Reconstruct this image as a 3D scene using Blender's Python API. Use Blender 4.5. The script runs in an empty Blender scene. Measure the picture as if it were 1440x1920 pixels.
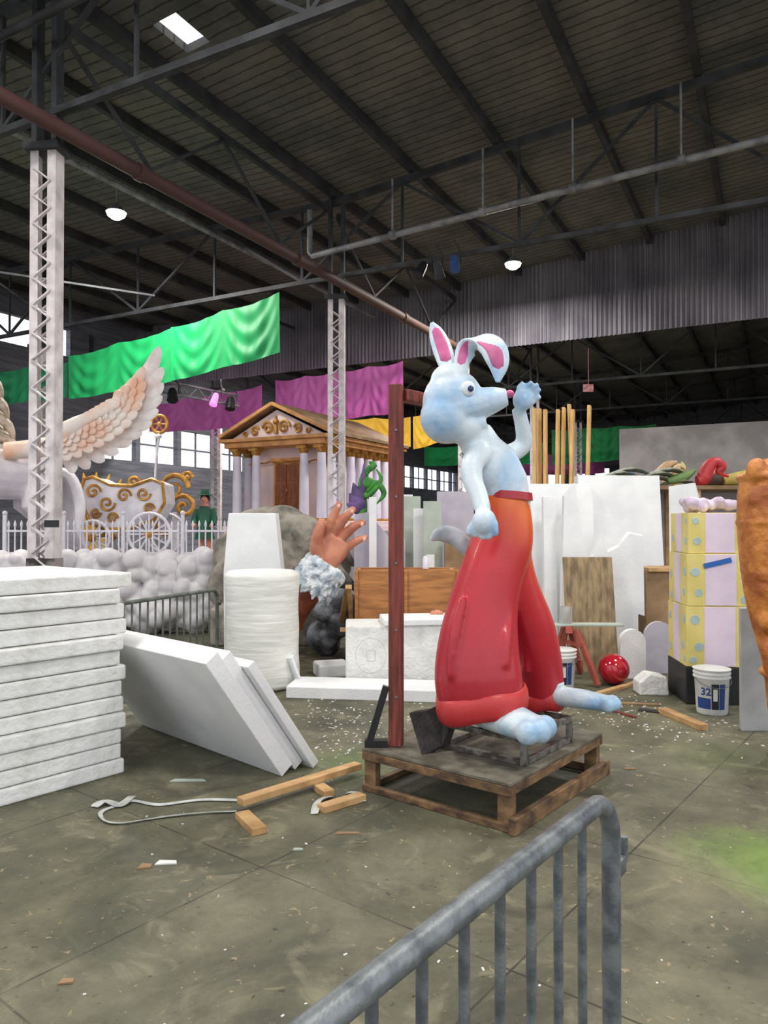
import bpy, bmesh, math, random
from mathutils import Vector, Matrix
random.seed(7)
V=Vector
scene=bpy.context.scene
COL=scene.collection

# ------------------------------------------------------------------ helpers
def C(r,g,b):
    f=lambda c:(c/255/12.92) if c/255<=0.04045 else ((c/255+0.055)/1.055)**2.4
    return (f(r),f(g),f(b),1)
def pt(u,v,d):      # world point for image pixel column u, row v at estimated depth d (m)
    return V(((u-720)*d/1400, d, 1.6+(980-v)*d/1400))
def gp(u,v):        # floor point for image pixel column u, row v
    return pt(u,v,2240/(v-980))
def W(s,t,z):       # building grid: s along the column row, t across it
    return V((-3.88+.465*s+.885*t, 8.55+.885*s-.465*t, z))
AX=V((.465,.885,0)).normalized(); BX=V((.885,-.465,0)).normalized(); Z=V((0,0,1))

def mat(name,c1,c2=None,scale=4,rough=.6,bump=0,bscale=None,metal=0,lo=.4,hi=.6,stretch=(1,1,1),emit=0,trans=0,detail=5,coat=0):
    m=bpy.data.materials.new(name); m.use_nodes=True
    N=m.node_tree.nodes; L=m.node_tree.links
    b=N['Principled BSDF']; b.inputs['Roughness'].default_value=rough; b.inputs['Metallic'].default_value=metal
    b.inputs['Coat Weight'].default_value=coat
    tc=N.new('ShaderNodeTexCoord'); mp=N.new('ShaderNodeMapping'); mp.inputs['Scale'].default_value=stretch
    L.new(tc.outputs['Object'],mp.inputs['Vector'])
    if c2 is None: c2=tuple(min(1,x*.8) for x in c1[:3])+(1,)
    n=N.new('ShaderNodeTexNoise'); n.inputs['Scale'].default_value=scale; n.inputs['Detail'].default_value=detail
    L.new(mp.outputs[0],n.inputs['Vector'])
    r=N.new('ShaderNodeValToRGB'); r.color_ramp.elements[0].position=lo; r.color_ramp.elements[1].position=hi
    r.color_ramp.elements[0].color=c1; r.color_ramp.elements[1].color=c2
    L.new(n.outputs['Fac'],r.inputs['Fac']); L.new(r.outputs[0],b.inputs['Base Color'])
    if bump:
        n2=N.new('ShaderNodeTexNoise'); n2.inputs['Scale'].default_value=bscale or scale*6; n2.inputs['Detail'].default_value=4
        L.new(mp.outputs[0],n2.inputs['Vector'])
        bp=N.new('ShaderNodeBump'); bp.inputs['Strength'].default_value=bump; bp.inputs['Distance'].default_value=.02
        L.new(n2.outputs['Fac'],bp.inputs['Height']); L.new(bp.outputs[0],b.inputs['Normal'])
    if emit:
        b.inputs['Emission Color'].default_value=c1; b.inputs['Emission Strength'].default_value=emit
    if trans: b.inputs['Transmission Weight'].default_value=trans
    return m

def gradmat(name,stops,axis='Z',lo=0,hi=1,rough=.45,noise=.15,bump=.1,coat=0,xw=0):
    m=bpy.data.materials.new(name); m.use_nodes=True
    N=m.node_tree.nodes; L=m.node_tree.links; b=N['Principled BSDF']; b.inputs['Roughness'].default_value=rough
    b.inputs['Coat Weight'].default_value=coat
    tc=N.new('ShaderNodeTexCoord'); sp=N.new('ShaderNodeSeparateXYZ'); L.new(tc.outputs['Object'],sp.inputs[0])
    mr=N.new('ShaderNodeMapRange'); mr.inputs['From Min'].default_value=lo; mr.inputs['From Max'].default_value=hi
    L.new(sp.outputs[axis],mr.inputs['Value'])
    n=N.new('ShaderNodeTexNoise'); n.inputs['Scale'].default_value=3; L.new(tc.outputs['Object'],n.inputs['Vector'])
    ma=N.new('ShaderNodeMath'); ma.operation='MULTIPLY_ADD'; ma.inputs[1].default_value=noise*4; ma.inputs[2].default_value=-noise*2
    L.new(n.outputs['Fac'],ma.inputs[0])
    ad=N.new('ShaderNodeMath'); L.new(mr.outputs[0],ad.inputs[0]); L.new(ma.outputs[0],ad.inputs[1])
    out=ad.outputs[0]
    if xw:
        a2=N.new('ShaderNodeMath'); a2.operation='MULTIPLY_ADD'; a2.inputs[1].default_value=xw; L.new(sp.outputs['X'],a2.inputs[0]); L.new(out,a2.inputs[2]); out=a2.outputs[0]
    r=N.new('ShaderNodeValToRGB'); e=r.color_ramp.elements
    e[0].position=stops[0][0]; e[0].color=stops[0][1]; e[1].position=stops[-1][0]; e[1].color=stops[-1][1]
    for p,c in stops[1:-1]:
        k=e.new(p); k.color=c
    L.new(out,r.inputs['Fac']); L.new(r.outputs[0],b.inputs['Base Color'])
    n2=N.new('ShaderNodeTexNoise'); n2.inputs['Scale'].default_value=45; L.new(tc.outputs['Object'],n2.inputs['Vector'])
    bp=N.new('ShaderNodeBump'); bp.inputs['Strength'].default_value=bump; bp.inputs['Distance'].default_value=.01
    L.new(n2.outputs['Fac'],bp.inputs['Height']); L.new(bp.outputs[0],b.inputs['Normal'])
    return m

def cr(a,b_,c,d,t): return .5*((2*b_)+(c-a)*t+(2*a-5*b_+4*c-d)*t*t+(3*b_-a-3*c+d)*t*t*t)
def smooth_path(pts,rad,k=5):
    pts=[V(p) for p in pts]; rr=[V((r[0],r[1])) if isinstance(r,(tuple,list)) else V((r,r)) for r in rad]; P=[];Q=[]; n=len(pts)
    for i in range(n-1):
        a,b_,c,d=max(0,i-1),i,i+1,min(n-1,i+2)
        for j in range(k):
            t=j/k; P.append(cr(pts[a],pts[b_],pts[c],pts[d],t)); q=cr(rr[a],rr[b_],rr[c],rr[d],t); Q.append((max(.004,q.x),max(.003,q.y)))
    P.append(pts[-1]); Q.append(tuple(rr[-1])); return P,Q

class MB:
    def __init__(s): s.v=[]; s.f=[]; s.m=[]; s.k=0
    def add(s,vs,fs):
        o=len(s.v); s.v+= [V(x) for x in vs]
        for f in fs: s.f.append([i+o for i in f]); s.m.append(s.k)
        return s
    def box(s,c,size,X=V((1,0,0)),Y=None,Zv=None):
        X=V(X).normalized(); 
        if Zv is None: Zv=Z
        if Y is None: Y=Zv.cross(X)
        Y=Y.normalized(); c=V(c); a,b,d=[q/2 for q in size]
        vs=[c+X*a*i+Y*b*j+Zv*d*k for k in(-1,1) for j in(-1,1) for i in(-1,1)]
        return s.add(vs,[(0,2,3,1),(4,5,7,6),(0,1,5,4),(2,6,7,3),(0,4,6,2),(1,3,7,5)])
    def beam(s,p,q,w,h=None,up=Z):
        p=V(p);q=V(q);h=h or w; X=(q-p).normalized()
        if abs(X.dot(up))>.98: up=V((.885,-.465,0))
        Y=up.cross(X).normalized(); Zv=X.cross(Y)
        return s.box((p+q)/2,((q-p).length,w,h),X,Y,Zv)
    def loft(s,pts,rad,side=None,n=14,cap=True,sub=0):
        pts=[V(p) for p in pts]
        if isinstance(rad,(int,float)): rad=[rad]*len(pts)
        if sub: pts,rad=smooth_path(pts,rad,sub)
        S=V(side) if side is not None else None
        o=len(s.v)
        for i,p in enumerate(pts):
            T=(pts[min(i+1,len(pts)-1)]-pts[max(i-1,0)])
            T=T.normalized() if T.length>1e-9 else Z
            if S is None:
                S=T.orthogonal()
            S2=(S-T*S.dot(T))
            S2=S2.normalized() if S2.length>1e-5 else T.orthogonal().normalized()
            if side is None: S=S2
            B=T.cross(S2); r=rad[i]; rw,rt=(r if isinstance(r,(tuple,list)) else (r,r))
            for k in range(n):
                a=2*math.pi*k/n; s.v.append(p+S2*rw*math.cos(a)+B*rt*math.sin(a))
        m=len(pts)
        for i in range(m-1):
            for k in range(n):
                s.f.append([o+i*n+k,o+i*n+(k+1)%n,o+(i+1)*n+(k+1)%n,o+(i+1)*n+k]); s.m.append(s.k)
        if cap:
            s.f.append([o+k for k in range(n)][::-1]); s.m.append(s.k)
            s.f.append([o+(m-1)*n+k for k in range(n)]); s.m.append(s.k)
        return s
    def ell(s,c,r,R=None,nu=18,nv=12):
        c=V(c); r=(r,r,r) if isinstance(r,(int,float)) else r; vs=[];fs=[]
        for j in range(1,nv):
            th=math.pi*j/nv
            for i in range(nu):
                ph=2*math.pi*i/nu
                p=V((r[0]*math.sin(th)*math.cos(ph),r[1]*math.sin(th)*math.sin(ph),r[2]*math.cos(th)))
                if R is not None: p=R@p
                vs.append(c+p)
        t=V((0,0,r[2])); 
        if R is not None: t=R@t
        vs+= [c+t,c-t]; a=len(vs)-2;b=a+1
        for j in range(nv-2):
            for i in range(nu):
                fs.append((j*nu+i,(j+1)*nu+i,(j+1)*nu+(i+1)%nu,j*nu+(i+1)%nu))
        for i in range(nu):
            fs.append((a,i,(i+1)%nu)); fs.append((b,(nv-2)*nu+(i+1)%nu,(nv-2)*nu+i))
        return s.add(vs,fs)
    def prism(s,pts,ext):
        pts=[V(p) for p in pts]; n=len(pts); e=V(ext)
        return s.add(pts+[p+e for p in pts],[tuple(range(n))[::-1],tuple(range(n,2*n))]+[(i,(i+1)%n,(i+1)%n+n,i+n) for i in range(n)])
    def disc(s,c,r,nrm,th=.004,n=20):
        nrm=V(nrm).normalized(); return s.loft([V(c)-nrm*th/2,V(c)+nrm*th/2],r,n=n)
    def obj(s,name,mats,parent=None,label=None,cat=None,group=None,smooth=False,bevel=0,kind=None,organic=0,sm=4,seg=2):
        mats=mats if isinstance(mats,(list,tuple)) else [mats]
        xs=[p.x for p in s.v];ys=[p.y for p in s.v];zs=[p.z for p in s.v]
        base=V(((min(xs)+max(xs))/2,(min(ys)+max(ys))/2,min(zs)))
        if kind=='structure': base=V((0,0,0))
        me=bpy.data.meshes.new(name); me.from_pydata([p-base for p in s.v],[],s.f)
        for m in mats: me.materials.append(m)
        me.polygons.foreach_set('material_index',s.m); me.update()
        ob=bpy.data.objects.new(name,me); COL.objects.link(ob)
        if organic:
            r=ob.modifiers.new('r','REMESH'); r.mode='VOXEL'; r.voxel_size=organic
            q=ob.modifiers.new('s','SMOOTH'); q.iterations=sm; q.factor=.6
            bpy.context.view_layer.update()
            dg=bpy.context.evaluated_depsgraph_get()
            m2=bpy.data.meshes.new_from_object(ob.evaluated_get(dg)); ob.modifiers.clear(); ob.data=m2; m2.name=name
            me=m2; smooth=True
        else:
            bm=bmesh.new(); bm.from_mesh(me); bmesh.ops.recalc_face_normals(bm,faces=bm.faces); bm.to_mesh(me); bm.free()
        if smooth:
            for p in me.polygons: p.use_smooth=True
            if not organic:
                try: me.set_sharp_from_angle(angle=math.radians(50))
                except Exception: pass
        if bevel:
            bv=ob.modifiers.new('bevel','BEVEL'); bv.width=bevel; bv.segments=seg; bv.limit_method='ANGLE'
        ob.location=base
        if parent is not None:
            ob.parent=parent; ob.location=base-parent.location
        else:
            if label: ob['label']=label
            if cat: ob['category']=cat
        if parent is not None and label: ob['label']=label
        if group: ob['group']=group
        if kind: ob['kind']=kind
        return ob
def root(name,loc,label,cat,group=None):
    e=bpy.data.objects.new(name,None); e.empty_display_size=.1; e.location=V(loc); COL.objects.link(e)
    e['label']=label; e['category']=cat
    if group: e['group']=group
    return e
def spiral(c,r,turns,U,Vv,ph=0,n=26,flip=1,end=.12):
    return [V(c)+(U*math.cos(ph+flip*2*math.pi*turns*i/n)+Vv*math.sin(ph+flip*2*math.pi*turns*i/n))*r*(1-(1-end)*i/n) for i in range(n+1)]
def text(s,size,origin,X,Y,mt,parent,name='lettering',cyl=None,bold=0):
    cu=bpy.data.curves.new(name,'FONT'); cu.body=s; cu.size=size; cu.extrude=.001; cu.offset=bold
    tmp=bpy.data.objects.new('tmp',cu); COL.objects.link(tmp); bpy.context.view_layer.update()
    me=bpy.data.meshes.new_from_object(tmp.evaluated_get(bpy.context.evaluated_depsgraph_get()))
    bpy.data.objects.remove(tmp)
    me.materials.clear(); me.materials.append(mt)
    o=V(origin); Nn=V(X).cross(V(Y))
    for v in me.vertices:
        x,y,z=v.co
        if cyl:
            cc,R,a0=cyl; a=a0+x/R; rr=R+z+.002
            w=V((cc.x+rr*math.cos(a),cc.y+rr*math.sin(a),o.z+y))
        else: w=o+V(X)*x+V(Y)*y+Nn*z
        v.co=w-o
    ob=bpy.data.objects.new(name,me); COL.objects.link(ob); ob.parent=parent; ob.location=o-parent.location
    return ob

# ------------------------------------------------------------------ materials
foam=mat('white_foam',C(238,239,239),C(226,227,229),scale=2,rough=.8,bump=.2,bscale=60)
foam_d=mat('worn_foam',C(232,232,230),C(214,213,208),scale=9,rough=.85,bump=.5,bscale=30,lo=.42,hi=.7)
foam_g=mat('lavender_board',C(196,190,202),C(180,174,190),scale=3,rough=.8)
foam_gr=mat('greenish_board',C(184,192,182),C(166,176,164),scale=3,rough=.8)
steel=mat('galvanised_steel',C(132,137,140),C(98,103,108),scale=22,rough=.42,metal=.5,bump=.1)
steel2=mat('dull_barrier_steel',C(112,120,112),C(84,92,88),scale=12,rough=.5,metal=.4)
dark=mat('dark_roof_steel',C(64,66,70),C(44,46,50),scale=3,rough=.7)
dark2=mat('roof_purlin_paint',C(64,64,67),C(46,46,50),scale=2,rough=.75)
colm=mat('white_column_paint',C(222,214,216),C(172,162,164),scale=5,rough=.6,bump=.2,lo=.40,hi=.74)
grimy=mat('grimy_column_paint',C(150,140,140),C(50,44,44),scale=4,rough=.7,lo=.42,hi=.56)
conduit=mat('grey_conduit',C(150,150,152),C(110,110,114),scale=4,rough=.5)
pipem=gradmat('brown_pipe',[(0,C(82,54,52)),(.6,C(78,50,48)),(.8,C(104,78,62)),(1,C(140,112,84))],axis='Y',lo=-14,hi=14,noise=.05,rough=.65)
black=mat('black_paint',C(30,30,33),C(22,22,24),rough=.5)
goldm=mat('gold_paint',C(200,148,66),C(154,102,40),scale=8,rough=.4,metal=.2)
redball=mat('glossy_red',C(176,24,44),C(150,16,34),rough=.15,coat=.6)
def wood(name,c1,c2,st=(1,14,14),sc=2.2,rough=.65): return mat(name,c1,c2,scale=sc,rough=rough,stretch=st,lo=.35,hi=.65,bump=.2,bscale=8)
lum=wood('pine_lumber',C(204,166,116),C(170,130,84),(3,3,3))
lumv=wood('upright_pine',C(224,184,122),C(190,148,90),(12,12,1))
redpost=wood('red_stained_post',C(140,66,54),C(92,40,34),(14,14,1.2),sc=3)
palw=wood('weathered_pallet_wood',C(138,106,72),C(74,54,40),(4,4,6))
deckm=mat('dusty_plywood_deck',C(118,112,98),C(84,78,66),scale=7,rough=.8,bump=.3)
plyw=mat('plywood',C(160,138,104),C(112,94,70),scale=3,rough=.7,stretch=(6,6,1),lo=.38,hi=.62)
ply2=mat('crate_plywood',C(188,128,72),C(148,96,54),scale=2.5,rough=.6,stretch=(1,1,7),lo=.4,hi=.62)
cardb=mat('cardboard',C(160,130,96),C(134,106,76),rough=.8)

# ------------------------------------------------------------------ floor
def floor_mat():
    m=bpy.data.materials.new('stained_concrete'); m.use_nodes=True
    N=m.node_tree.nodes; L=m.node_tree.links; b=N['Principled BSDF']
    tc=N.new('ShaderNodeTexCoord')
    def noise(sc,det=6,rough=.6,dist=0,off=0):
        n=N.new('ShaderNodeTexNoise'); n.inputs['Scale'].default_value=sc; n.inputs['Detail'].default_value=det; n.inputs['Roughness'].default_value=rough; n.inputs['Distortion'].default_value=dist
        if off:
            mp_=N.new('ShaderNodeMapping'); mp_.inputs['Location'].default_value=(off,off*.7,0); L.new(tc.outputs['Object'],mp_.inputs[0]); L.new(mp_.outputs[0],n.inputs['Vector'])
        else: L.new(tc.outputs['Object'],n.inputs['Vector'])
        return n
    def ramp(src,a,b_,ca,cb):
        r=N.new('ShaderNodeValToRGB'); r.color_ramp.elements[0].position=a; r.color_ramp.elements[1].position=b_
        r.color_ramp.elements[0].color=ca; r.color_ramp.elements[1].color=cb; L.new(src,r.inputs['Fac']); return r.outputs[0]
    def mix(f,a,b_,mode='MIX'):
        x=N.new('ShaderNodeMix'); x.data_type='RGBA'; x.blend_type=mode
        if isinstance(f,float): x.inputs[0].default_value=f
        else: L.new(f,x.inputs[0])
        for s,i in((a,6),(b_,7)):
            if isinstance(s,tuple): x.inputs[i].default_value=s
            else: L.new(s,x.inputs[i])
        return x.outputs[2]
    K=(0,0,0,1)
    G=lambda v:(v,v,v,1)
    base=ramp(noise(1.3,8,.65,.8).outputs['Fac'],.36,.66,C(78,78,62),C(122,118,94))
    base=mix(ramp(noise(5,8,.8).outputs['Fac'],.42,.68,K,G(.6)),base,C(70,69,55))
    base=mix(ramp(noise(2.3,5,.65,1.6,5).outputs['Fac'],.56,.64,K,G(.45)),base,C(144,138,112))
    base=mix(ramp(noise(.8,6,.65,2,9).outputs['Fac'],.56,.63,K,G(.5)),base,C(60,59,49))
    base=mix(ramp(noise(3.5,4,.7,3,14).outputs['Fac'],.65,.68,K,G(.4)),base,C(152,138,106))
    base=mix(ramp(noise(15,3,.6,.8).outputs['Fac'],.67,.69,K,G(.8)),base,C(160,144,112))
    base=mix(ramp(noise(36,3,.6,0,3).outputs['Fac'],.69,.72,K,G(.6)),base,C(170,163,140))
    base=mix(ramp(noise(24,3,.6,0,7).outputs['Fac'],.30,.33,G(.8),K),base,C(42,40,34))
    mp=N.new('ShaderNodeMapping'); mp.inputs['Rotation'].default_value=(0,0,math.radians(38)); L.new(tc.outputs['Object'],mp.inputs[0])
    br=N.new('ShaderNodeTexBrick'); br.offset=0; br.inputs['Scale'].default_value=1; br.inputs['Brick Width'].default_value=1.3; br.inputs['Row Height'].default_value=1.2
    br.inputs['Mortar Size'].default_value=.006; br.inputs['Mortar Smooth'].default_value=.4; L.new(mp.outputs[0],br.inputs['Vector'])
    mm=N.new('ShaderNodeMath'); mm.operation='MULTIPLY'; L.new(br.outputs['Fac'],mm.inputs[0]); L.new(ramp(noise(2.5,3,.6,0,2).outputs['Fac'],.32,.55,G(.1),G(.85)),mm.inputs[1])
    base=mix(mm.outputs[0],base,C(42,39,32))
    def patch(cx,cy,r,col,src,st):
        vm=N.new('ShaderNodeVectorMath'); vm.operation='DISTANCE'; L.new(tc.outputs['Object'],vm.inputs[0]); vm.inputs[1].default_value=(cx,cy,0)
        nn=noise(5,6,.75)
        a=N.new('ShaderNodeMath'); a.operation='MULTIPLY_ADD'; a.inputs[1].default_value=r*1.6; L.new(nn.outputs['Fac'],a.inputs[0]); L.new(vm.outputs['Value'],a.inputs[2])
        f=ramp(a.outputs[0],min(.9,r*.8),min(1,r*1.9),G(st),K)
        return mix(f,src,col)
    base=patch(1.88,3.5,.5,C(112,148,54),base,.85)
    base=patch(-.2,5.0,.42,C(88,116,54),base,.6)
    base=patch(2.3,5.1,.45,C(104,124,68),base,.35)
    base=patch(1.35,3.3,.4,C(142,136,108),base,.45)
    L.new(base,b.inputs['Base Color']); 
    rr=N.new('ShaderNodeMapRange'); rr.inputs['To Min'].default_value=.4; rr.inputs['To Max'].default_value=.85; L.new(noise(2,6,.6,1).outputs['Fac'],rr.inputs['Value']); L.new(rr.outputs[0],b.inputs['Roughness'])
    bp=N.new('ShaderNodeBump'); bp.inputs['Strength'].default_value=.55; bp.inputs['Distance'].default_value=.012; L.new(noise(20,7,.75).outputs['Fac'],bp.inputs['Height']); L.new(bp.outputs[0],b.inputs['Normal'])
    return m
b=MB(); b.box((0,18,-.05),(80,90,.1)); b.obj('floor',floor_mat(),kind='structure')

# ------------------------------------------------------------------ shell
def R(t): return 8.0+.085*t if t>=0 else 8.0+.02*(-t)
def deck_mat():
    m=bpy.data.materials.new('board_roof_deck'); m.use_nodes=True; N=m.node_tree.nodes; L=m.node_tree.links; b=N['Principled BSDF']; b.inputs['Roughness'].default_value=.85
    tc=N.new('ShaderNodeTexCoord'); mp=N.new('ShaderNodeMapping'); mp.inputs['Rotation'].default_value=(0,0,-math.atan2(.885,.465)); L.new(tc.outputs['Object'],mp.inputs[0])
    w=N.new('ShaderNodeTexWave'); w.wave_type='BANDS'; w.bands_direction='X'; w.inputs['Scale'].default_value=1.6; w.inputs['Distortion'].default_value=1.0; w.inputs['Detail Scale'].default_value=3; L.new(mp.outputs[0],w.inputs[0])
    r=N.new('ShaderNodeValToRGB'); r.color_ramp.elements[0].position=.0; r.color_ramp.elements[1].position=.1; r.color_ramp.elements[0].color=C(140,138,136); r.color_ramp.elements[1].color=(1,1,1,1); L.new(w.outputs['Fac'],r.inputs['Fac'])
    n=N.new('ShaderNodeTexNoise'); n.inputs['Scale'].default_value=.8; n.inputs['Detail'].default_value=9; n.inputs['Roughness'].default_value=.7; L.new(mp.outputs[0],n.inputs['Vector'])
    r2=N.new('ShaderNodeValToRGB'); r2.color_ramp.elements[0].position=.33; r2.color_ramp.elements[1].position=.7; r2.color_ramp.elements[0].color=C(82,84,84); r2.color_ramp.elements[1].color=C(132,128,120); L.new(n.outputs['Fac'],r2.inputs['Fac'])
    x=N.new('ShaderNodeMix'); x.data_type='RGBA'; x.blend_type='MULTIPLY'; x.inputs[0].default_value=1; L.new(r2.outputs[0],x.inputs[6]); L.new(r.outputs[0],x.inputs[7]); L.new(x.outputs[2],b.inputs['Base Color'])
    return m
S0,S1,T0,T1=-9,42,-12,15
b=MB()
def deckq(s0,s1,t0,t1):
    vs=[W(s0,t0,R(t0)),W(s1,t0,R(t0)),W(s1,t1,R(t1)),W(s0,t1,R(t1))]
    b.add(vs+[v+Z*.12 for v in vs],[(0,1,2,3),(4,5,6,7),(0,1,5,4),(1,2,6,5),(2,3,7,6),(3,0,4,7)])
sa,sb,ta,tb=1.3,1.95,.32,.72     # skylight opening
deckq(S0,S1,T0,0); deckq(S0,sa,0,T1); deckq(sb,S1,0,T1); deckq(sa,sb,0,ta); deckq(sa,sb,tb,T1)
b.obj('ceiling',deck_mat(),kind='structure')
wallm=mat('grey_siding',C(132,134,146),C(108,110,122),scale=1,rough=.7,stretch=(1,1,12))
palewall=mat('pale_block_wall',C(180,176,176),C(154,150,150),scale=1.2,rough=.8)
b=MB()
def wallbox(s0,s1,t0,t1,z0,z1): b.box(W((s0+s1)/2,(t0+t1)/2,(z0+z1)/2),(abs(s1-s0),abs(t1-t0),z1-z0),AX)
wallbox(S0,S1,T0-.2,T0,0,3.7); wallbox(S0,11,T0-.2,T0,3.7,5.0); wallbox(S0,S1,T0-.2,T0,5.0,6.75); wallbox(10.2,S1,T0-.2,T0,6.75,7.6); wallbox(S0,S1,T0-.2,T0,7.6,8.4)
for i in range(26): 
    s=S0+i*2; wallbox(s-.1,s+.1,T0-.2,T0,3.7,7.7)
for i in range(26*2): wallbox(S0+i-.03,S0+i+.03,T0-.15,T0-.1,3.7,5.0)
wallbox(S0,S1,T0-.15,T0-.1,4.3,4.36)
b.obj('wall_left',wallm,kind='structure')
b=MB()
for z0,z1 in((0,3.2),(5.0,9.6)): wallbox(S1,S1+.2,T0,T1,z0,z1)
for i in range(19): wallbox(S1,S1+.2,T0+i*1.5-.3,T0+i*1.5+.3,3.2,5.2)
b.obj('wall_far',wallm,kind='structure')
b=MB(); wallbox(21,21.2,2.6,T1,0,4.85); b.obj('wall_partition',palewall,kind='structure')
b=MB(); wallbox(6,S1,T1,T1+.2,0,9.4); b.obj('wall_right',palewall,kind='structure')

corr=mat('corrugated_metal',C(138,134,142),C(100,96,106),scale=1.2,rough=.6,metal=.1,stretch=(1,1,.6),lo=.35,hi=.7)
vs=[];fs=[];n=980
for i in range(n):
    t=T0+.05+(T1-T0-.1)*i/(n-1); o=.035*math.sin(2*math.pi*t/.115)
    vs+=[W(12.8+o,t,6.15),W(12.8+o,t,R(t)-.01)]
for i in range(n-1): fs.append((2*i,2*i+2,2*i+3,2*i+1))
b=MB(); b.add(vs,fs); b.obj('wall_gable',corr,kind='structure')

for i,t in enumerate([k*1.6-11.2 for k in range(17)]):
    if abs(t)<.05: t=-.05
    b=MB(); z=R(t)-.10
    b.beam(W(S0,t,z),W(S1,t,z),.1,.18)
    b.obj('roof_purlin',dark2,label='dark steel roof purlin under the board deck',cat='beam',group='roof purlins')
for s in (0,6.4,13.2,19.2,25.6,32,38.4):
    e=root('roof_truss',W(s,1.5,6.2),'dark steel roof truss spanning the hall','truss','roof trusses')
    b=MB(); b.beam(W(s,T0+.05,6.3),W(s,T1-.05,6.3),.08,.08); b.obj('bottom_chord',dark,e)
    b=MB(); b.beam(W(s,T0+.05,R(T0)-.27),W(s,0,R(0)-.27),.1,.12); b.beam(W(s,0,R(0)-.27),W(s,T1-.05,R(T1)-.27),.1,.12); b.obj('top_chord',dark,e)
    b=MB(); t=T0+.2; flip=0
    while t<T1-2.2:
        t2=t+2.2
        za,zb=(6.32,R(t2)-.3) if flip else (R(t)-.3,6.32)
        b.beam(W(s,t,za),W(s,t2,zb),.05,.05)
        b.beam(W(s,t2,6.32),W(s,t2,R(t2)-.3),.04,.04)
        t=t2; flip^=1
    b.obj('web',dark,e)
for s0,s1 in ((-6.2,-.2),(.2,6.2),(6.6,12.6),(13.3,19.3)):
    b=MB(); L_=s1-s0
    b.beam(W(s0,-.1,6.35),W(s1,-.1,6.35),.07,.07); b.beam(W(s0,-.1,7.55),W(s1,-.1,7.55),.08,.1)
    for k in range(4): b.beam(W(s0+k*L_/4,-.1,6.4 if k%2 else 7.5),W(s0+(k+1)*L_/4,-.1,7.5 if k%2 else 6.4),.045)
    b.obj('longitudinal_truss',dark,label='dark steel lattice girder linking the columns',cat='girder',group='lattice girders')
for s,t in((3,-6),):
    b=MB(); b.beam(W(s-2.9,t-1.8,6.4),W(s+2.9,t+1.8,6.4),.04); b.beam(W(s-2.9,t+1.8,6.5),W(s+2.9,t-1.8,6.5),.04)
    b.obj('cross_brace',dark,label='thin dark steel cross bracing between trusses',cat='brace')

def column(s,t,mtop=colm,up=dark,h=5.85,w=.31):
    c=W(s,t,0); e=root('steel_column',c,'white painted lattice steel column with grimy base','column','lattice steel columns')
    X=V((1,0,0)).lerp(BX,.25).normalized(); Y=Z.cross(X)
    for sx in(-1,1):
        b=MB()
        b.box(c+X*sx*(w/2-.02)+Z*h/2,(.04,.18,h),X)
        b.box(c+X*sx*(w/2-.055)+Y*-.088+Z*h/2,(.09,.012,h),X)
        b.obj('flange',mtop,e)
    b=MB(); n=34
    for k in range(n):
        z0=.3+k*(h-.5)/n; z1=z0+(h-.5)/n; sg=1 if k%2 else -1
        for yy in(-.10,.09):
            b.beam(c+X*sg*(w/2-.05)+Y*yy+Z*z0,c-X*sg*(w/2-.05)+Y*yy+Z*z1,.015,.05,up=Y)
    b.obj('lacing',mtop,e)
    b=MB(); b.box(c+Z*.012,(.5,.4,.024),X); b.box(c+Z*.62,(.32,.22,1.15),X); b.obj('grimy_base',grimy,e)
    b=MB(); b.box(c+Z*(h+.04),(.42,.3,.08),X)
    for sx in(-1,1): b.box(c+X*sx*.12+Z*(h+(7.75-h)/2+.08),(.06,.16,7.7-h),X)
    b.obj('upper_post',up,e)
    return e
for s in(0,6.4,12.95,19.6,26): column(s,0)
for s in(6.4,12.95,19.6,26): column(s,-8.5)
for s in (26,33): column(s,8)
b=MB(); b.box(pt(97,982,8.35),(.16,.02,.08)); b.obj('tape_strip',black,label='short black tape strip on the white column',cat='tape')

b=MB(); b.loft([W(-9,.36,6.0),W(12.65,.36,6.0)],.088,n=20); 
for s in(-3,1,4.5,8.5): b.loft([W(s,.36,6.0),W(s+.12,.36,6.0)],.11,n=20)
b.obj('overhead_pipe',pipem,label='long brown overhead pipe running along the columns',cat='pipe',smooth=True)
b=MB(); A=W(6.0,-.3,6.62); Bq=W(6.0,7.5,7.02); E=W(6.0,13.8,7.3)
b.loft([W(6.0,-.35,7.5),W(6.0,-.35,6.7),A,Bq,E],.055,n=12)
for t in(1.4,3.1,4.6,6.2,9): 
    z=6.64+.052*t; b.loft([W(6.0,t,z),W(6.0,t,R(t)-.4)],.018,n=8); b.loft([W(6.0,t-.05,z),W(6.0,t+.05,z)],.08,n=12)
b.obj('grey_conduit_pipe',conduit,label='pale grey sprinkler pipe hung below the roof truss',cat='pipe',smooth=True)
b=MB(); b.loft([W(-.4,-11,6.9),W(-.4,14,7.3)],.05,n=10); b.obj('dark_conduit_pipe',dark2,label='dark pipe hung along the roof truss',cat='pipe',smooth=True)
for t in(-2.5,-5.2):
    b=MB(); b.loft([W(-8,t,7.35),W(12.5,t,7.35)],.05,n=10); b.obj('sprinkler_pipe',conduit if t>-3 else dark2,label='long sprinkler pipe running below the roof deck',cat='pipe',group='sprinkler pipes',smooth=True)
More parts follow.
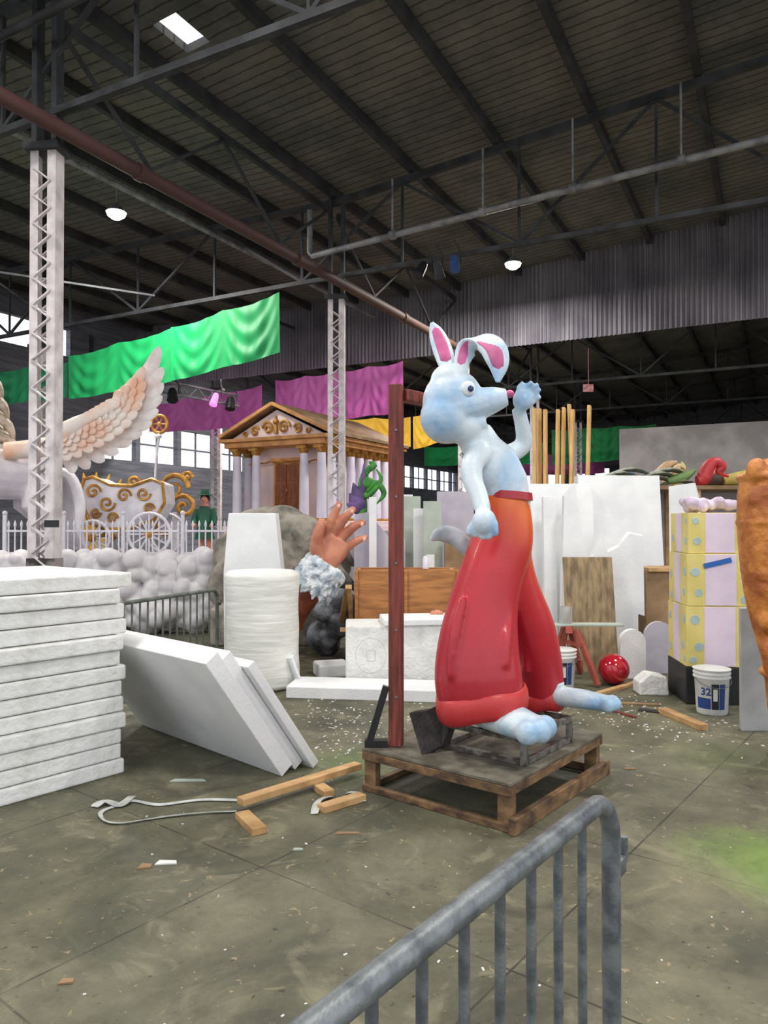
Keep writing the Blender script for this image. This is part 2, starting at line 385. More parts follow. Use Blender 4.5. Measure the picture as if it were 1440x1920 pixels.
def stage_lamp(p,c,r=.11,aim=(0,-.3,-1)):
    e=root('stage_lamp',p,'small stage spotlight clamped below the roof','stage light','stage spotlights'); aim=V(aim).normalized()
    b=MB(); b.loft([p,p+aim*.08,p+aim*.3],[r*.6,r*.8,r],n=14); b.obj('lamp_housing',c,e,smooth=True)
    b=MB(); b.loft([p+Z*.3,p+V((r+.02,0,.1)),p+V((r+.02,0,-.1))],.012,n=6); b.obj('lamp_bracket',black,e)
bluem=mat('blue_lamp_paint',C(60,90,150),rough=.4)
stage_lamp(pt(852,480,12.6),bluem,.09,(0,-.6,-1)); stage_lamp(pt(796,492,12.8),black,.1,(-.5,-.5,-1)); stage_lamp(pt(818,488,12.9),dark2,.09,(.3,.2,-1))

lens=mat('lamp_lens',(1,.93,.8,1),(1,.93,.8,1),emit=14)
def high_bay_or_fill(p,power=260,r=.19):
    e=root('high_bay_or_fill_lamp',p,'round ceiling lamp glowing warm white','lamp','high bay lamps')
    b=MB(); b.loft([p+Z*(7.9-p.z if p.z<7.6 else .2),p+Z*.02],.01,n=6); b.loft([p+Z*.16,p+Z*.06,p],[.05,.14,r],n=20); b.obj('lamp_shade',conduit,e,smooth=True)
    b=MB(); b.loft([p-Z*.003,p-Z*.06,p-Z*.12],[.18,.16,.08],n=20); b.obj('lamp_lens',lens,e,smooth=True)
    ld=bpy.data.lights.new('bulb','AREA'); ld.shape='DISK'; ld.size=1.1; ld.energy=power; ld.color=(1,.96,.9)
    lo=bpy.data.objects.new('bulb',ld); COL.objects.link(lo); lo.parent=e; lo.location=(0,0,-.15)
for p in (pt(963,492,16.6),pt(215,395,13.9)): high_bay_or_fill(p,380)
for s,t,q in((-4,10,240),(-3,3,250),(1,7.5,250),(-4,-4,240),(-2,-8,240),(8,9.5,280),(14,-7,420),(14,-1.5,420),(14,5,300),(22,-4.5,420)): high_bay_or_fill(W(s,t,7.4 if s<20 else 7.7),q)  # fill lamps added to brighten the hall and drapes, mostly out of view

# ------------------------------------------------------------------ drapes
def drape(name,mt,s,t0,t1,zt0,zt1,zb0,zb1,lab,pins=3,amp=.03,ph=0):
    nx,nz=160,24; vs=[];fs=[]
    for i in range(nx+1):
        u=i/nx; t=t0+(t1-t0)*u; q=(u*pins)%1; sc=math.sin(math.pi*q); zt=zt0+(zt1-zt0)*u-.07*sc; zb=zb0+(zb1-zb0)*u-.04*sc
        for j in range(nz+1):
            w=j/nz
            f1=math.sin((w*1.0-.6*sc)*17+ph)*sc*.7
            f2=math.sin(u*pins*6.28*4+ph+w*1.2)*.3+math.cos(q*6.28)*.5
            fold=amp*(f1+f2)*(.4+.6*w)
            vs.append(W(s+fold,t,zt+(zb-zt)*w))
    for i in range(nx):
        for j in range(nz): 
            a=i*(nz+1)+j; fs.append((a,a+1,a+nz+2,a+nz+1))
    b=MB(); b.add(vs,fs); b.obj(name,mt,label=lab,cat='fabric drape',smooth=True)
def cloth(name,c,c2): return mat(name,c,c2,scale=1,rough=.55)
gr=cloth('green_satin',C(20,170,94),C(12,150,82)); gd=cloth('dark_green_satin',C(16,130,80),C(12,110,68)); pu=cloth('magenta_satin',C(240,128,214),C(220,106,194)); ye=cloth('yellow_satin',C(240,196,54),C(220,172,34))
drape('green_drape',gr,5.85,-3.7,-.95,5.66,6.0,4.55,4.85,'bright green satin drape swagged from roof cables',2,.04)
drape('green_drape',gr,5.9,-6.85,-3.72,5.40,5.66,4.42,4.55,'bright green satin drape hanging in folds beside another',2,.04,1.3)
drape('green_drape',gd,6.0,-9.8,-6.9,5.35,5.3,4.5,4.5,'darker green satin drape of a separate cloth',2,.05,2)  # the darker green is this cloth's own colour
drape('magenta_drape',pu,12.4,-5.8,-1.55,5.85,6.0,4.5,4.62,'magenta satin drape hanging from the gable',4,.04,.4)
drape('magenta_drape',pu,12.4,-10.9,-6.3,5.5,5.75,4.6,4.5,'magenta satin drape with sagging lower hem',3,.04,1.4)
drape('yellow_drape',ye,19.0,-4.4,-2.5,5.5,6.0,4.3,4.7,'yellow satin drape hung across the hall',2,.05,.4)
drape('yellow_drape',ye,19.0,-9,-4.5,5.7,5.5,4.6,4.4,'yellow satin drape beyond the white temple',3,.05,2)
drape('green_drape',gr,30,-2.2,2.6,6.1,6.1,4.4,4.6,'distant bright green satin drape',3,.05,.4)
drape('green_drape',gr,30,-9,-2.6,5.6,5.5,4.6,4.5,'distant green satin drape with uneven hem',3,.05,.9)
drape('magenta_drape',pu,34,-5,-.5,5.3,5.3,4.2,4.2,'distant magenta drape far down the hall',3,.05,.9)
e=root('lighting_truss',pt(375,725,17),'black box lighting truss with spotlights','lighting truss')
b=MB(); p0,p1=pt(300,712,16),pt(448,742,18)
for dz in(0,-.25):
    b.loft([p0+Z*dz,p1+Z*dz],.025,n=8)
for k in range(9):
    a=p0.lerp(p1,k/9); c=p0.lerp(p1,(k+1)/9); b.beam(a-Z*.25*(k%2),c-Z*.25*((k+1)%2),.02)
b.obj('truss_frame',conduit,e)
pinkl=mat('pink_bulb',C(240,120,220),C(240,120,220),emit=1.5)
stage_lamp(pt(322,730,16.1),black,.12,(.2,-.6,-1)); stage_lamp(pt(405,738,17.2),pinkl,.09,(-.2,-.4,-1)); stage_lamp(pt(432,745,17.6),black,.12)

# ------------------------------------------------------------------ platform under the statue
Nc=V((.648,3.86,0)); e1=V((-.78,.626,0)).normalized(); e2=V((.626,.78,0)).normalized()
def PP(a,b_,z): return Nc+e1*a+e2*b_+Z*z
LA,LB=1.0,1.2
e=root('wooden_platform',PP(LA/2,LB/2,0),'low weathered timber platform with plywood top under the statue','platform')
b=MB(); b.box(PP(LA/2,LB/2,.247),(LA,LB,.018),e1); b.obj('deck_board',deckm,e,bevel=.003)
for (a0,b0,a1,b1) in((0,.02,LA,.02),(0,LB-.02,LA,LB-.02),(.02,.045,.02,LB-.045),(LA-.02,.045,LA-.02,LB-.045)):
    b=MB(); b.beam(PP(a0,b0,.211),PP(a1,b1,.211),.04,.05); b.obj('side_rail',palw,e,bevel=.004)
for (a0,b0,a1,b1,h) in((0,.02,LA,.02,.038),(0,LB-.02,LA,LB-.02,.05),(-.02,-.02,-.02,LB+.02,.085),(LA-.02,.045,LA-.02,LB-.045,.038)):
    b=MB(); b.beam(PP(a0,b0,h/2+.001),PP(a1,b1,h/2+.001),.04,h); b.obj('bottom_rail',palw,e,bevel=.004)
for a in(.045,LA-.045):
    for c in(.045,LB-.065):
        b=MB(); b.box(PP(a,c,.118),(.085,.05,.236),e1); b.obj('corner_post',palw,e,bevel=.004)
e=root('steel_stand',PP(.35,.6,.257),'rusty welded angle iron stand on the platform','metal stand')
rust=mat('rusty_steel',C(128,124,120),C(78,68,60),scale=14,rough=.6,metal=.4)
zt=.40
for (a0,b0,a1,b1) in((.08,.3,.62,.3),(.08,.88,.62,.88),(.08,.3,.08,.88),(.62,.3,.62,.88),(.36,.3,.36,.88)):
    b=MB(); b.beam(PP(a0,b0,zt),PP(a1,b1,zt),.03,.03); b.obj('top_bar',rust,e)
for a in(.08,.62):
    for c in(.3,.88):
        b=MB(); b.beam(PP(a,c,.258),PP(a,c,zt-.016),.035,.035); b.obj('leg',rust,e)
for (a0,b0,a1,b1) in((.10,.3,.6,.3),(.08,.32,.08,.86),(.62,.32,.62,.86)):
    b=MB(); b.beam(PP(a0,b0,.275),PP(a1,b1,.275),.03,.03); b.obj('bottom_bar',rust,e)
pb=PP(.865,.16,.257); 
e=root('red_wood_post',pb,'red stained timber post with bolted top arm and black foot brace','post')
b=MB(); b.box(pb+Z*1.09,(.082,.082,2.18),e1.lerp(V((-1,0,0)),.7)); b.obj('upright',redpost,e,bevel=.006)
b=MB(); ptop=pb+Z*2.12; b.beam(ptop+V((.04,.02,0)),ptop+V((.42,.3,-.03)),.09,.07); b.obj('top_arm',redpost,e,bevel=.005)
b=MB(); b.beam(pb+V((-.16,-.02,.03)),pb+V((-.06,-.02,.36)),.04,.04); b.beam(pb+V((-.19,-.02,.02)),pb+V((-.05,-.02,.02)),.06,.04); b.obj('foot_brace',black,e)
for k in range(5):
    b=MB(); b.disc(pb+V((.0,-.045,.3+.4*k)),.008,(0,1,0),.01,8); b.obj('bolt',steel,e)
b=MB()
b.prism([pt(765,1335,4.5),pt(800,1330,4.45),pt(832,1315,4.5),pt(840,1370,4.42),pt(830,1398,4.42),pt(790,1418,4.33)],V((.05,.06,.0)))
b.obj('dark_foam_chunk',mat('charred_foam',C(66,60,58),C(44,40,40),scale=8,rough=.9,bump=.5),label='dark grey rough chunk leaning on the timber platform',cat='scrap chunk',bevel=.01)

# ------------------------------------------------------------------ statue (plain generic hare figure)
bodym=mat('pale_blue_paint',C(214,225,232),C(128,176,220),scale=2.6,rough=.4,lo=.45,hi=.68,bump=.15,bscale=40)
footm=mat('foot_blue_paint',C(196,208,214),C(112,164,208),scale=5,rough=.45,lo=.42,hi=.72,bump=.2,bscale=40)
redm=gradmat('red_orange_paint',[(0,C(168,30,46)),(.45,C(184,32,48)),(.70,C(196,44,46)),(.88,C(212,82,38)),(1,C(226,116,38))],axis='Z',lo=0,hi=1.4,rough=.38,noise=.1,bump=.06,coat=.1,xw=.5)
pinkm=mat('pink_ear_paint',C(214,110,160),C(180,80,130),scale=5,rough=.5)
SB=PP(.35,.6,.42)
st_=root('hare_statue',SB,'tall pale blue hare figure in baggy red trousers','statue')
b=MB()
b.loft([pt(948,1000,4.5),pt(952,950,4.5),pt(942,905,4.5),pt(925,868,4.5),pt(905,842,4.48),pt(888,812,4.46)],[(.15,.15),(.14,.15),(.155,.15),(.15,.14),(.12,.11),(.11,.11)],side=(1,0,0))
b.ell(pt(916,880,4.48),(.14,.14,.17)); 
b.ell(pt(850,755,4.45),(.185,.175,.2)); b.ell(pt(838,782,4.43),(.16,.165,.16)); b.ell(pt(872,800,4.44),(.13,.13,.11)); b.ell(pt(845,712,4.45),(.12,.13,.1))
b.loft([pt(860,765,4.42),pt(895,758,4.40),pt(930,748,4.38),pt(952,744,4.37)],[(.15,.12),(.115,.1),(.08,.075),(.045,.05)],side=(0,1,0))
b.loft([pt(862,795,4.42),pt(890,795,4.40),pt(912,790,4.39)],[(.09,.09),(.08,.07),(.05,.045)],side=(0,1,0))
b.loft([pt(905,850,4.4),pt(886,868,4.3),pt(886,900,4.25),pt(898,930,4.2),pt(906,958,4.15)],[.08,.068,.06,.052,.046],sub=4)
b.loft([pt(930,860,4.55),pt(958,850,4.6),pt(982,832,4.6),pt(980,800,4.55),pt(972,765,4.5)],[.07,.06,.055,.046,.042],sub=4)
def paw(bb,c,d,sp,r=.05,L=.1):
    bb.ell(c,(r*1.1,r*1.1,r*1.2)); d=V(d).normalized(); sp=V(sp).normalized()
    for k in range(4):
        o=c+sp*(k-1.5)*r*.62; l=L*(.85,1,.95,.75)[k]
        bb.loft([o,o+d*l*.6,o+d*l+sp.cross(d)*.02],[r*.36,r*.32,r*.26],n=8)
    bb.loft([c-sp*r*.8,c-sp*r*1.4+d*r*.7,c-sp*r*1.5+d*r*1.3],[r*.38,r*.34,r*.24],n=8)
paw(b,pt(908,978,4.12),(.05,-.2,-1),(1,-.4,0),.062,.1)
paw(b,pt(980,750,4.47),(.7,-.1,.6),(.6,.2,-.7),.054,.13)
b.obj('body',bodym,st_,organic=.009,sm=6)
def ear(p,ws,side,face):
    P,Q=smooth_path(p,ws,6)
    b=MB(); b.loft(P,Q,side=side,n=24); b.obj('ear',bodym,st_,smooth=True)
    f=V(face).normalized()
    P2=P[5:-4]; Q2=[(q[0]*.6,.008) for q in Q[5:-4]]; Q2[0]=(.006,.004); Q2[-1]=(.006,.004)
    b=MB(); b.loft([x+f*(q[1]*.92) for x,q in zip(P2,Q[5:-4])],Q2,side=side,n=20); b.obj('ear_inner',pinkm,st_,smooth=True)
ear([pt(868,712,4.45),pt(866,680,4.46),pt(878,650,4.47),pt(902,638,4.45),pt(924,650,4.42),pt(934,680,4.4),pt(934,715,4.38)],
    [(.035,.03),(.05,.03),(.075,.03),(.09,.03),(.095,.03),(.075,.028),(.015,.012)],(.85,.4,.35),(-.1,-1,-.1))
ear([pt(842,702,4.47),pt(836,675,4.5),pt(828,648,4.54),pt(818,622,4.57),pt(810,604,4.58)],[(.035,.03),(.055,.028),(.06,.028),(.045,.025),(.012,.012)],(1,0,.1),(0,-1,0))
b=MB(); b.ell(pt(956,738,4.36),(.028,.03,.024)); b.obj('nose',pinkm,st_,smooth=True)
b=MB(); b.ell(pt(878,728,4.29),(.042,.02,.045),nu=16); b.obj('eye',mat('eye_white',C(235,240,245)),st_,smooth=True)
b=MB(); b.ell(pt(883,728,4.27),(.018,.01,.018),nu=12); b.obj('pupil',mat('pupil_paint',C(40,60,100),rough=.2),st_,smooth=True)
b=MB(); b.loft([pt(895,1045,4.6),pt(872,1022,4.62),pt(848,1004,4.64),pt(824,1002,4.64),pt(808,1012,4.64)],[(.045,.05),(.055,.05),(.055,.04),(.045,.03),(.012,.01)],side=(0,0,1),sub=4); b.obj('tail',mat('tail_paint',C(200,206,212),C(140,148,158)),st_,smooth=True)
b=MB()
b.loft([pt(948,930,4.5),pt(944,975,4.49),pt(940,1020,4.48),pt(922,1075,4.45),pt(905,1140,4.42),pt(896,1210,4.37),pt(896,1270,4.33),pt(901,1318,4.33)],
       [(.14,.15),(.172,.18),(.185,.195),(.19,.2),(.208,.21),(.236,.225),(.254,.23),(.242,.22)],side=(1,0,0),n=26,sub=3)
b.loft([pt(952,990,4.55),pt(960,1050,4.58),pt(972,1110,4.62),pt(994,1180,4.70),pt(1008,1250,4.78),pt(1014,1300,4.8),pt(1015,1320,4.8)],
       [(.14,.15),(.12,.17),(.135,.17),(.155,.18),(.155,.175),(.14,.155),(.135,.15)],side=(1,0,0),n=24,sub=3)
for pl in ([pt(975,1100,4.49),pt(955,1135,4.36),pt(946,1190,4.22),pt(945,1250,4.16)],[pt(868,1120,4.25),pt(852,1190,4.20),pt(846,1270,4.17)],[pt(1005,1160,4.64),pt(1028,1220,4.66),pt(1036,1285,4.68)],[pt(978,1130,4.54),pt(988,1190,4.58),pt(985,1260,4.63)],[pt(900,1180,4.20),pt(902,1230,4.16),pt(898,1285,4.14)]):
    b.loft(pl,[.022,.036,.04,.03][:len(pl)] if len(pl)==4 else [.022,.034,.026],n=10,sub=4)
b.obj('trousers',redm,st_,organic=.011,sm=7)
redc=gradmat('cuff_red_paint',[(0,C(160,28,40)),(1,C(194,54,54))],axis='Z',lo=0,hi=.15,rough=.4,noise=.1)
def ring(c,rx,ry,r,tilt,mt):
    pts=[]
    for k in range(49):
        a=2*math.pi*k/48; w=.006*math.sin(5*a+1); pts.append(V(c)+V(((rx+w)*math.cos(a),(ry+w)*math.sin(a),tilt*math.cos(a)+.012*math.sin(3*a))))
    b=MB(); b.loft(pts,[(r[0],r[1])]*49,side=(0,0,1),n=12,cap=False); return b.obj('trouser_cuff',mt,st_,smooth=True)
ring(pt(902,1314,4.33),.244,.222,(.075,.024),.03,redc)
ring(pt(1015,1308,4.8),.13,.14,(.06,.024),.012,redc)
b=MB(); b.loft([pt(952,922,4.5),pt(951,936,4.5)],[(.146,.158),(.153,.165)],side=(1,0,0),n=28); b.obj('waistband',redm,st_,smooth=True)
def foot(heel,toe,r):
    b=MB(); mid=heel.lerp(toe,.5); d=(toe-heel).normalized(); sd=d.cross(Z).normalized()
    b.loft([heel+Z*.12,heel+Z*.03,mid+Z*.02,toe],[(r*.75,r*.75),(r*.9,r*.75),(r*.98,r*.62),(r*.85,r*.5)],side=sd,n=16)
    for k in range(3): b.ell(toe+sd*(k-1)*r*.58+d*(.04 if k==1 else .015),(r*.48,r*.48,r*.48))
    b.obj('foot',footm,st_,organic=.011,sm=7)
foot(pt(918,1345,4.3),pt(1000,1366,4.08),.14)
foot(pt(1040,1312,4.72),pt(1138,1318,4.55),.095)
b=MB(); b.beam(pt(1010,1320,4.68),pt(1020,1378,4.68),.04,.04); b.obj('mounting_rod',rust,st_)

# ------------------------------------------------------------------ barriers
def barrier(p0,p1,h,rt,rb,sp,mt,lab,z0=.18):
    p0=V((p0[0],p0[1],0));p1=V((p1[0],p1[1],0)); d=(p1-p0).normalized(); L=(p1-p0).length; c=.085
    e=root('crowd_barrier',(p0+p1)/2,lab,'barrier')
    pts=[]; 
    def arc(cx,cz,a0,a1):
        for k in range(9):
            a=math.radians(a0+(a1-a0)*k/8); pts.append(p0+d*(cx+c*math.cos(a))+Z*(cz+c*math.sin(a)))
    arc(c,h-c,180,90); arc(L-c,h-c,90,0); arc(L-c,z0+c,0,-90); arc(c,z0+c,-90,-180); pts.append(pts[0].copy())
    b=MB(); b.loft(pts,rt,side=d.cross(Z),n=18,cap=False); b.obj('frame',mt,e,smooth=True)
    n=int((L-.16)/sp)
    for k in range(n+1):
        x=L-.14-k*sp
        if x<.06: break
        b=MB(); b.loft([p0+d*x+Z*(z0),p0+d*x+Z*(h-.006)],rb,n=12); b.obj('bar',mt,e,smooth=True)
    for x in(.35,L-.35):
        b=MB(); nn=d.cross(Z); b.loft([p0+d*x+Z*z0,p0+d*x+nn*.08+Z*.03,p0+d*x+nn*.3+Z*.014],.014,n=8); b.loft([p0+d*x+Z*z0,p0+d*x-nn*.08+Z*.03,p0+d*x-nn*.3+Z*.014],.014,n=8); b.obj('foot',mt,e,smooth=True)
    q=p1+d*.02
    for z in (h-.15,h-.75):
        b=MB(); b.box(q+d*.018+Z*z,(.03,.022,.03),d); b.loft([q+d*.03+Z*z,q+d*.05+Z*z,q+d*.05+Z*(z+.045)],.008,n=8); b.obj('hook',mt,e,smooth=True)
    return e
s0=V((-.096,.745)); dd=V((.462,.605)); dn=dd.normalized()
pe=s0+dd*1.15; barrier(pe-dn*2.1,pe,1.08,.0178,.0082,.1,steel,'galvanised steel crowd control barrier with vertical bars')
barrier((-2.22,6.25),(-1.70,7.62),.92,.018,.009,.105,steel2,'grey steel crowd barrier beside the foam stack')

# ------------------------------------------------------------------ foam stack
g=V((.646,.763,0)).normalized(); w_=V((-.763,.646,0)).normalized(); k0=V((-1.66,4.82,0))
th=.0985
for i in range(13):
    dx=random.uniform(-.035,.03)+( .05 if i==12 else 0); dy=random.uniform(-.02,.02)+(.035 if i>8 else 0)
    ang=random.uniform(-.012,.012); X=Matrix.Rotation(ang,3,'Z')@g
    b=MB(); c=k0+g*(dx-1.35)+w_*(.6+dy)+Z*(th*i+th/2-.002)
    b.box(c,(2.7,1.2,th-.005),X)
    b.obj('foam_sheet',foam_d,label='thick white foam sheet lying in a tall stack',cat='foam sheet',group='stacked foam sheets',bevel=.013,seg=3)
Cc=V((-.64,4.72,0)); cd=V((-.73,.69,0)).normalized(); nrm=V((-.69,-.73,0)).normalized()
U=(nrm*.565+Z*.784).normalized(); Nn=U.cross(cd); 
if Nn.z<0: Nn=-Nn
def lslab(off_cd,off_n,th,L,H,lab):
    b=MB(); o=Cc+cd*off_cd; o=o+Nn*off_n; o=o-U*(o.z/U.z)
    b.box(o+cd*L/2+U*H/2+Nn*th/2,(L,H,th),cd,U,Nn)
    b.obj('foam_block',foam,label=lab,cat='foam block',group='leaning foam blocks',bevel=.006)
lslab(0,0,.105,1.75,.97,'thick white foam block leaning against the sheet stack')
lslab(.04,.112,.08,1.65,.97,'white foam block leaning against the sheet stack')
lslab(-.02,.196,.06,1.3,.9,'thin white foam sheet leaning on foam blocks')

c=V((-1.2,7.36,0)); e=root('foam_roll',c,'upright roll of white foam wrap in clear plastic','foam roll')
pts=[];rr=[]
for k in range(121):
    z=1.13*k/120; ed=min(k,120-k); pts.append(c+Z*z); rr.append(.362+.004*math.sin(k*.13)+.004*math.sin(k*.05+1)-(.05*(1-ed/5)**2 if ed<5 else 0))
b=MB(); b.loft(pts,rr,n=44); b.obj('roll_body',mat('wrapped_foam',C(234,234,228),C(216,216,210),scale=3,rough=.45,bump=.35,bscale=2.2,stretch=(1,1,9)),e,smooth=True)
b=MB(); b.loft([c+Z*1.13,c+Z*1.132],[.3,.02],n=30); b.obj('roll_end',foam,e)
b=MB(); b.loft([c+V((.30,-.2,.32)),c+V((.35,-.18,.15)),c+V((.37,-.16,.02))],[(.04,.06),(.03,.08),(.02,.08)],side=(0,0,1),sub=4); b.obj('loose_wrap',mat('clear_wrap',C(225,230,232),C(205,212,216),rough=.2),e,smooth=True)
b=MB(); b.prism([pt(421,1240,8.45),pt(534,1240,8.45),pt(528,1075,8.45),pt(516,962,8.45),pt(428,962,8.45),pt(419,1075,8.45)],V((0,.3,0))); 
for v in b.v:
    if v.z<.2: v.z=0
b.obj('tapered_foam_block',foam,label='tall tapered white foam block standing behind the roll',cat='foam block',bevel=.012)

b=MB(); A=gp(645,1290); b.box(V((A.x+.51,7.55,.3)),(1.02,.55,.6),V((1,.05,0))); ob=b.obj('foam_cube_block',foam_d,label='large white foam block with faint pencilled sketch',cat='foam block',bevel=.02)
pencil=mat('pencil_line',C(168,168,170),C(150,150,152))
b=MB(); cc=V((A.x+.26,7.262,.31))
b.loft([cc+V((.15*math.cos(a*.3142),0.0075*math.cos(a*.3142),.17*math.sin(a*.3142))) for a in range(21)],.0014,n=5,cap=False)
b.loft([cc+V((x*.04,-.002,z*.05)) for x,z in((-1,-1),(1,-1),(1,1),(-1,1),(-1,-1))],.0014,n=5)
q=b.obj('pencil_sketch',pencil,ob); 
b=MB(); b.box(V((.35,7.5,.632)),(.75,.5,.06),V((1,.1,0))); b.obj('foam_slab',foam,label='flat white foam slab on top of the carved block',cat='foam slab',bevel=.01)
b=MB(); b.box(V((-.12,6.95,.055)),(1.5,.45,.11),V((1,-.13,0))); b.obj('foam_slab',foam,label='long flat white foam slab lying on the floor',cat='foam slab',bevel=.01)
b=MB(); b.box(V((-.55,7.85,.07)),(.34,.3,.14),V((1,.3,0))); b.obj('foam_offcut',foam,label='small white foam offcut beside the carved block',cat='foam offcut',bevel=.02)

e=root('plywood_crate',V((.3,8.75,0)),'long open plywood crate with knotty panels','crate')
def fbox(u0,u1,v0,d,th,mt,name,par=None,lab=None,cat=None,z0=0,bev=.004,lean=0,ang=0,grp=None):
    x0=(u0-720)*d/1400; x1=(u1-720)*d/1400; zt=1.6+(980-v0)*d/1400
    b=MB(); X=V((math.cos(ang),math.sin(ang),0)); Y=Z.cross(X); h=zt-z0
    up=(Z*h+Y*lean).normalized(); Yn=up.cross(X)
    b.box(V(((x0+x1)/2,d,z0))+up*h/2+Yn*th/2,(x1-x0,th,h),X,Yn,up)
    return b.obj(name,mt,par,label=lab,cat=cat,bevel=bev,group=grp)
fbox(665,860,1068,8.3,.04,ply2,'front_panel',e)
fbox(668,858,1064,9.0,.04,ply2,'back_panel',e)
for u in(665,758,856): fbox(u,u+6,1070,8.26,.035,ply2,'batten',e)
for x in(-.3,.8): b=MB(); b.box(V((x,8.68,.53)),(.04,.68,1.05)); b.obj('end_panel',ply2,e)
b=MB(); b.beam(gp(632,1215)+Z*0.03,pt(652,1100,8.1),.05,.05); b.beam(gp(662,1225)+Z*.03,pt(655,1100,8.0),.05,.05); b.beam(pt(638,1180,8.05),pt(660,1180,8.05),.04,.04); b.obj('timber_trestle',lum,label='small leaning timber trestle of pine sticks',cat='trestle')

# ------------------------------------------------------------------ giant hand sculpture
skin=mat('painted_skin',C(204,138,110),C(168,98,76),scale=4,rough=.45,lo=.4,hi=.65)
D=8.2
hs=root('giant_hand_sculpture',pt(590,1140,D),'large painted hand sculpture rising from a furry cuff','hand sculpture')
b=MB()
b.loft([pt(594,1085,D),pt(604,1058,D),pt(616,1030,D),pt(630,1006,D)],[(.16,.1),(.16,.09),(.21,.09),(.2,.075)],side=(.8,0,.55),n=18,sub=3)
F_=(((636,946),(608,1012),(622,975),.053),((661,956),(624,1000),(644,973),.055),((680,980),(640,1010),(662,988),.051),((684,1008),(648,1028),(669,1014),.044))
for tip,rt_,mid,r in F_:
    b.loft([pt(rt_[0],rt_[1],D),pt(mid[0],mid[1],D-.07),pt(tip[0],tip[1],D-.08)],[r*1.1,r*1.0,r*.7],n=12,sub=3); b.ell(pt(tip[0],tip[1],D-.08),r*.72,nu=10,nv=8); b.ell(pt(mid[0],mid[1],D-.07),r*1.06,nu=10,nv=8)
b.loft([pt(602,1055,D-.04),pt(594,1020,D-.12),pt(600,988,D-.16),pt(605,973,D-.16)],[.085,.072,.055,.036],n=12,sub=3)
b.obj('hand',skin,hs,organic=.009,sm=3)
nailm=mat('nail_paint',C(228,176,158),rough=.3)
for tip,rt_,mid,r in F_:
    b=MB(); b.ell(pt(tip[0]-1,tip[1]+3,D-.115),(.02,.012,.026),nu=10,nv=8); b.obj('fingernail',nailm,hs,smooth=True)
random.seed(3)
b=MB(); c0=pt(601,1078,D); ax=V((.55,0,.8)).normalized(); s1=V((.82,0,-.56)); s2=V((0,1,0))
b.loft([c0-ax*.2,c0-ax*.1,c0+ax*.1,c0+ax*.16],[.2,.24,.21,.15],n=16)
for k in range(240):
    a=random.random()*6.28; l=random.random()
    rdir=(s1*math.cos(a)*1.05+s2*math.sin(a)); p=c0+ax*(l-.55)*.36+rdir*.18; b.loft([p,p+rdir*.05+ax*-.02,p+rdir*random.uniform(.06,.09)-ax*.06],[.035,.028,.008],n=6)
b.obj('fur_cuff',mat('white_fur',C(222,226,230),C(164,178,190),scale=9,rough=.9,bump=.8,bscale=60),hs,organic=.012,sm=1)
b=MB(); b.loft([pt(592,1092,D),pt(576,1112,D+.08),pt(556,1140,D+.3),pt(535,1180,D+.45)],[(.13,.13),(.15,.15),(.16,.16),(.17,.17)],side=(1,0,0),sub=3); q=pt(535,1180,D+.45); b.box(V((q.x,q.y+.05,q.z/2)),(.25,.25,q.z)); b.obj('sleeve',mat('rust_sleeve',C(176,94,56),C(120,60,46),rough=.6),hs,smooth=True)
b=MB()
for k in range(18): b.ell(V((random.uniform(-.8,-.45),random.uniform(8.85,9.3),random.uniform(.1,.62))),random.uniform(.1,.2),nu=10,nv=8)
b.obj('plaster_rubble',mat('blue_grey_plaster',C(130,138,148),C(70,72,78),scale=5,rough=.8,bump=.8),label='lumpy blue grey sculpted plaster heap',cat='sculpture',organic=.025,sm=1)
rock=mat('painted_rock',C(158,150,138),C(96,92,84),scale=4,rough=.8,bump=1.5,bscale=9,lo=.35,hi=.62)
b=MB(); random.seed(21)
for (u,v,d,r) in((448,1040,10.2,.36),(480,1010,10.3,.42),(530,1000,10.4,.4),(560,1020,10.2,.42),(590,1050,10.0,.4),(445,1100,10.0,.4),(510,1100,10.1,.55),(590,1120,10.0,.5),(470,1150,10,.45),(560,1160,10,.5),(625,1060,10.0,.25),(500,975,10.4,.2)): b.ell(pt(u,v,d),(r,r*.8,r))
for k in range(22):
    u=random.uniform(430,620); v=random.uniform(990,1120); b.loft([pt(u,v,9.75),pt(u+random.uniform(5,40),v+random.uniform(10,40),9.65),pt(u+random.uniform(20,60),v+random.uniform(40,90),9.75)],[.04,random.uniform(.06,.12),.04],n=8,sub=3)
b.box(V((-1.5,10.1,.25)),(1.5,.9,.5))
b.obj('sculpted_rock',rock,label='big grey mottled sculpted rock form',cat='rock sculpture',organic=.03,sm=2)

# ------------------------------------------------------------------ float deck, clouds, fence
fl=mat('float_side_paint',C(160,156,160),C(140,136,142))
b=MB(); b.box(V((-5.1,13.35,.5)),(6.8,3.5,1.0)); b.obj('float_deck',fl,label='pale parade float deck carrying carriage and winged horse',cat='parade float')
cloudm=mat('cloud_paint',C(220,216,218),C(186,180,188),scale=3,rough=.6,lo=.4,hi=.7)
for (u0,u1,sd) in((241,316,1),(345,392,2),(156,212,3),(-28,40,4),(69,127,5)):
    random.seed(sd*11); b=MB()
    for k in range(70):
        u=random.uniform(u0,u1); v=random.uniform(1045,1165); d=random.uniform(10.65,10.95); r=random.uniform(.08,.17)
        if k%5==0: u=u0 if k%2 else u1; r=.16; v=1050+k*1.6
        b.ell(pt(u,v,d),r,nu=12,nv=9)
    cx=((u0+u1)/2-720)*10.9/1400; b.ell(V((cx,10.9,.35)),((u1-u0)*.0042,.3,.4)); b.ell(V((cx,11.0,.8)),((u1-u0)*.004,.25,.35))
    b.obj('cloud_sculpture',cloudm,label='puffy off-white sculpted cloud bank below the float',cat='cloud sculpture',group='cloud sculptures',organic=.02,sm=0)
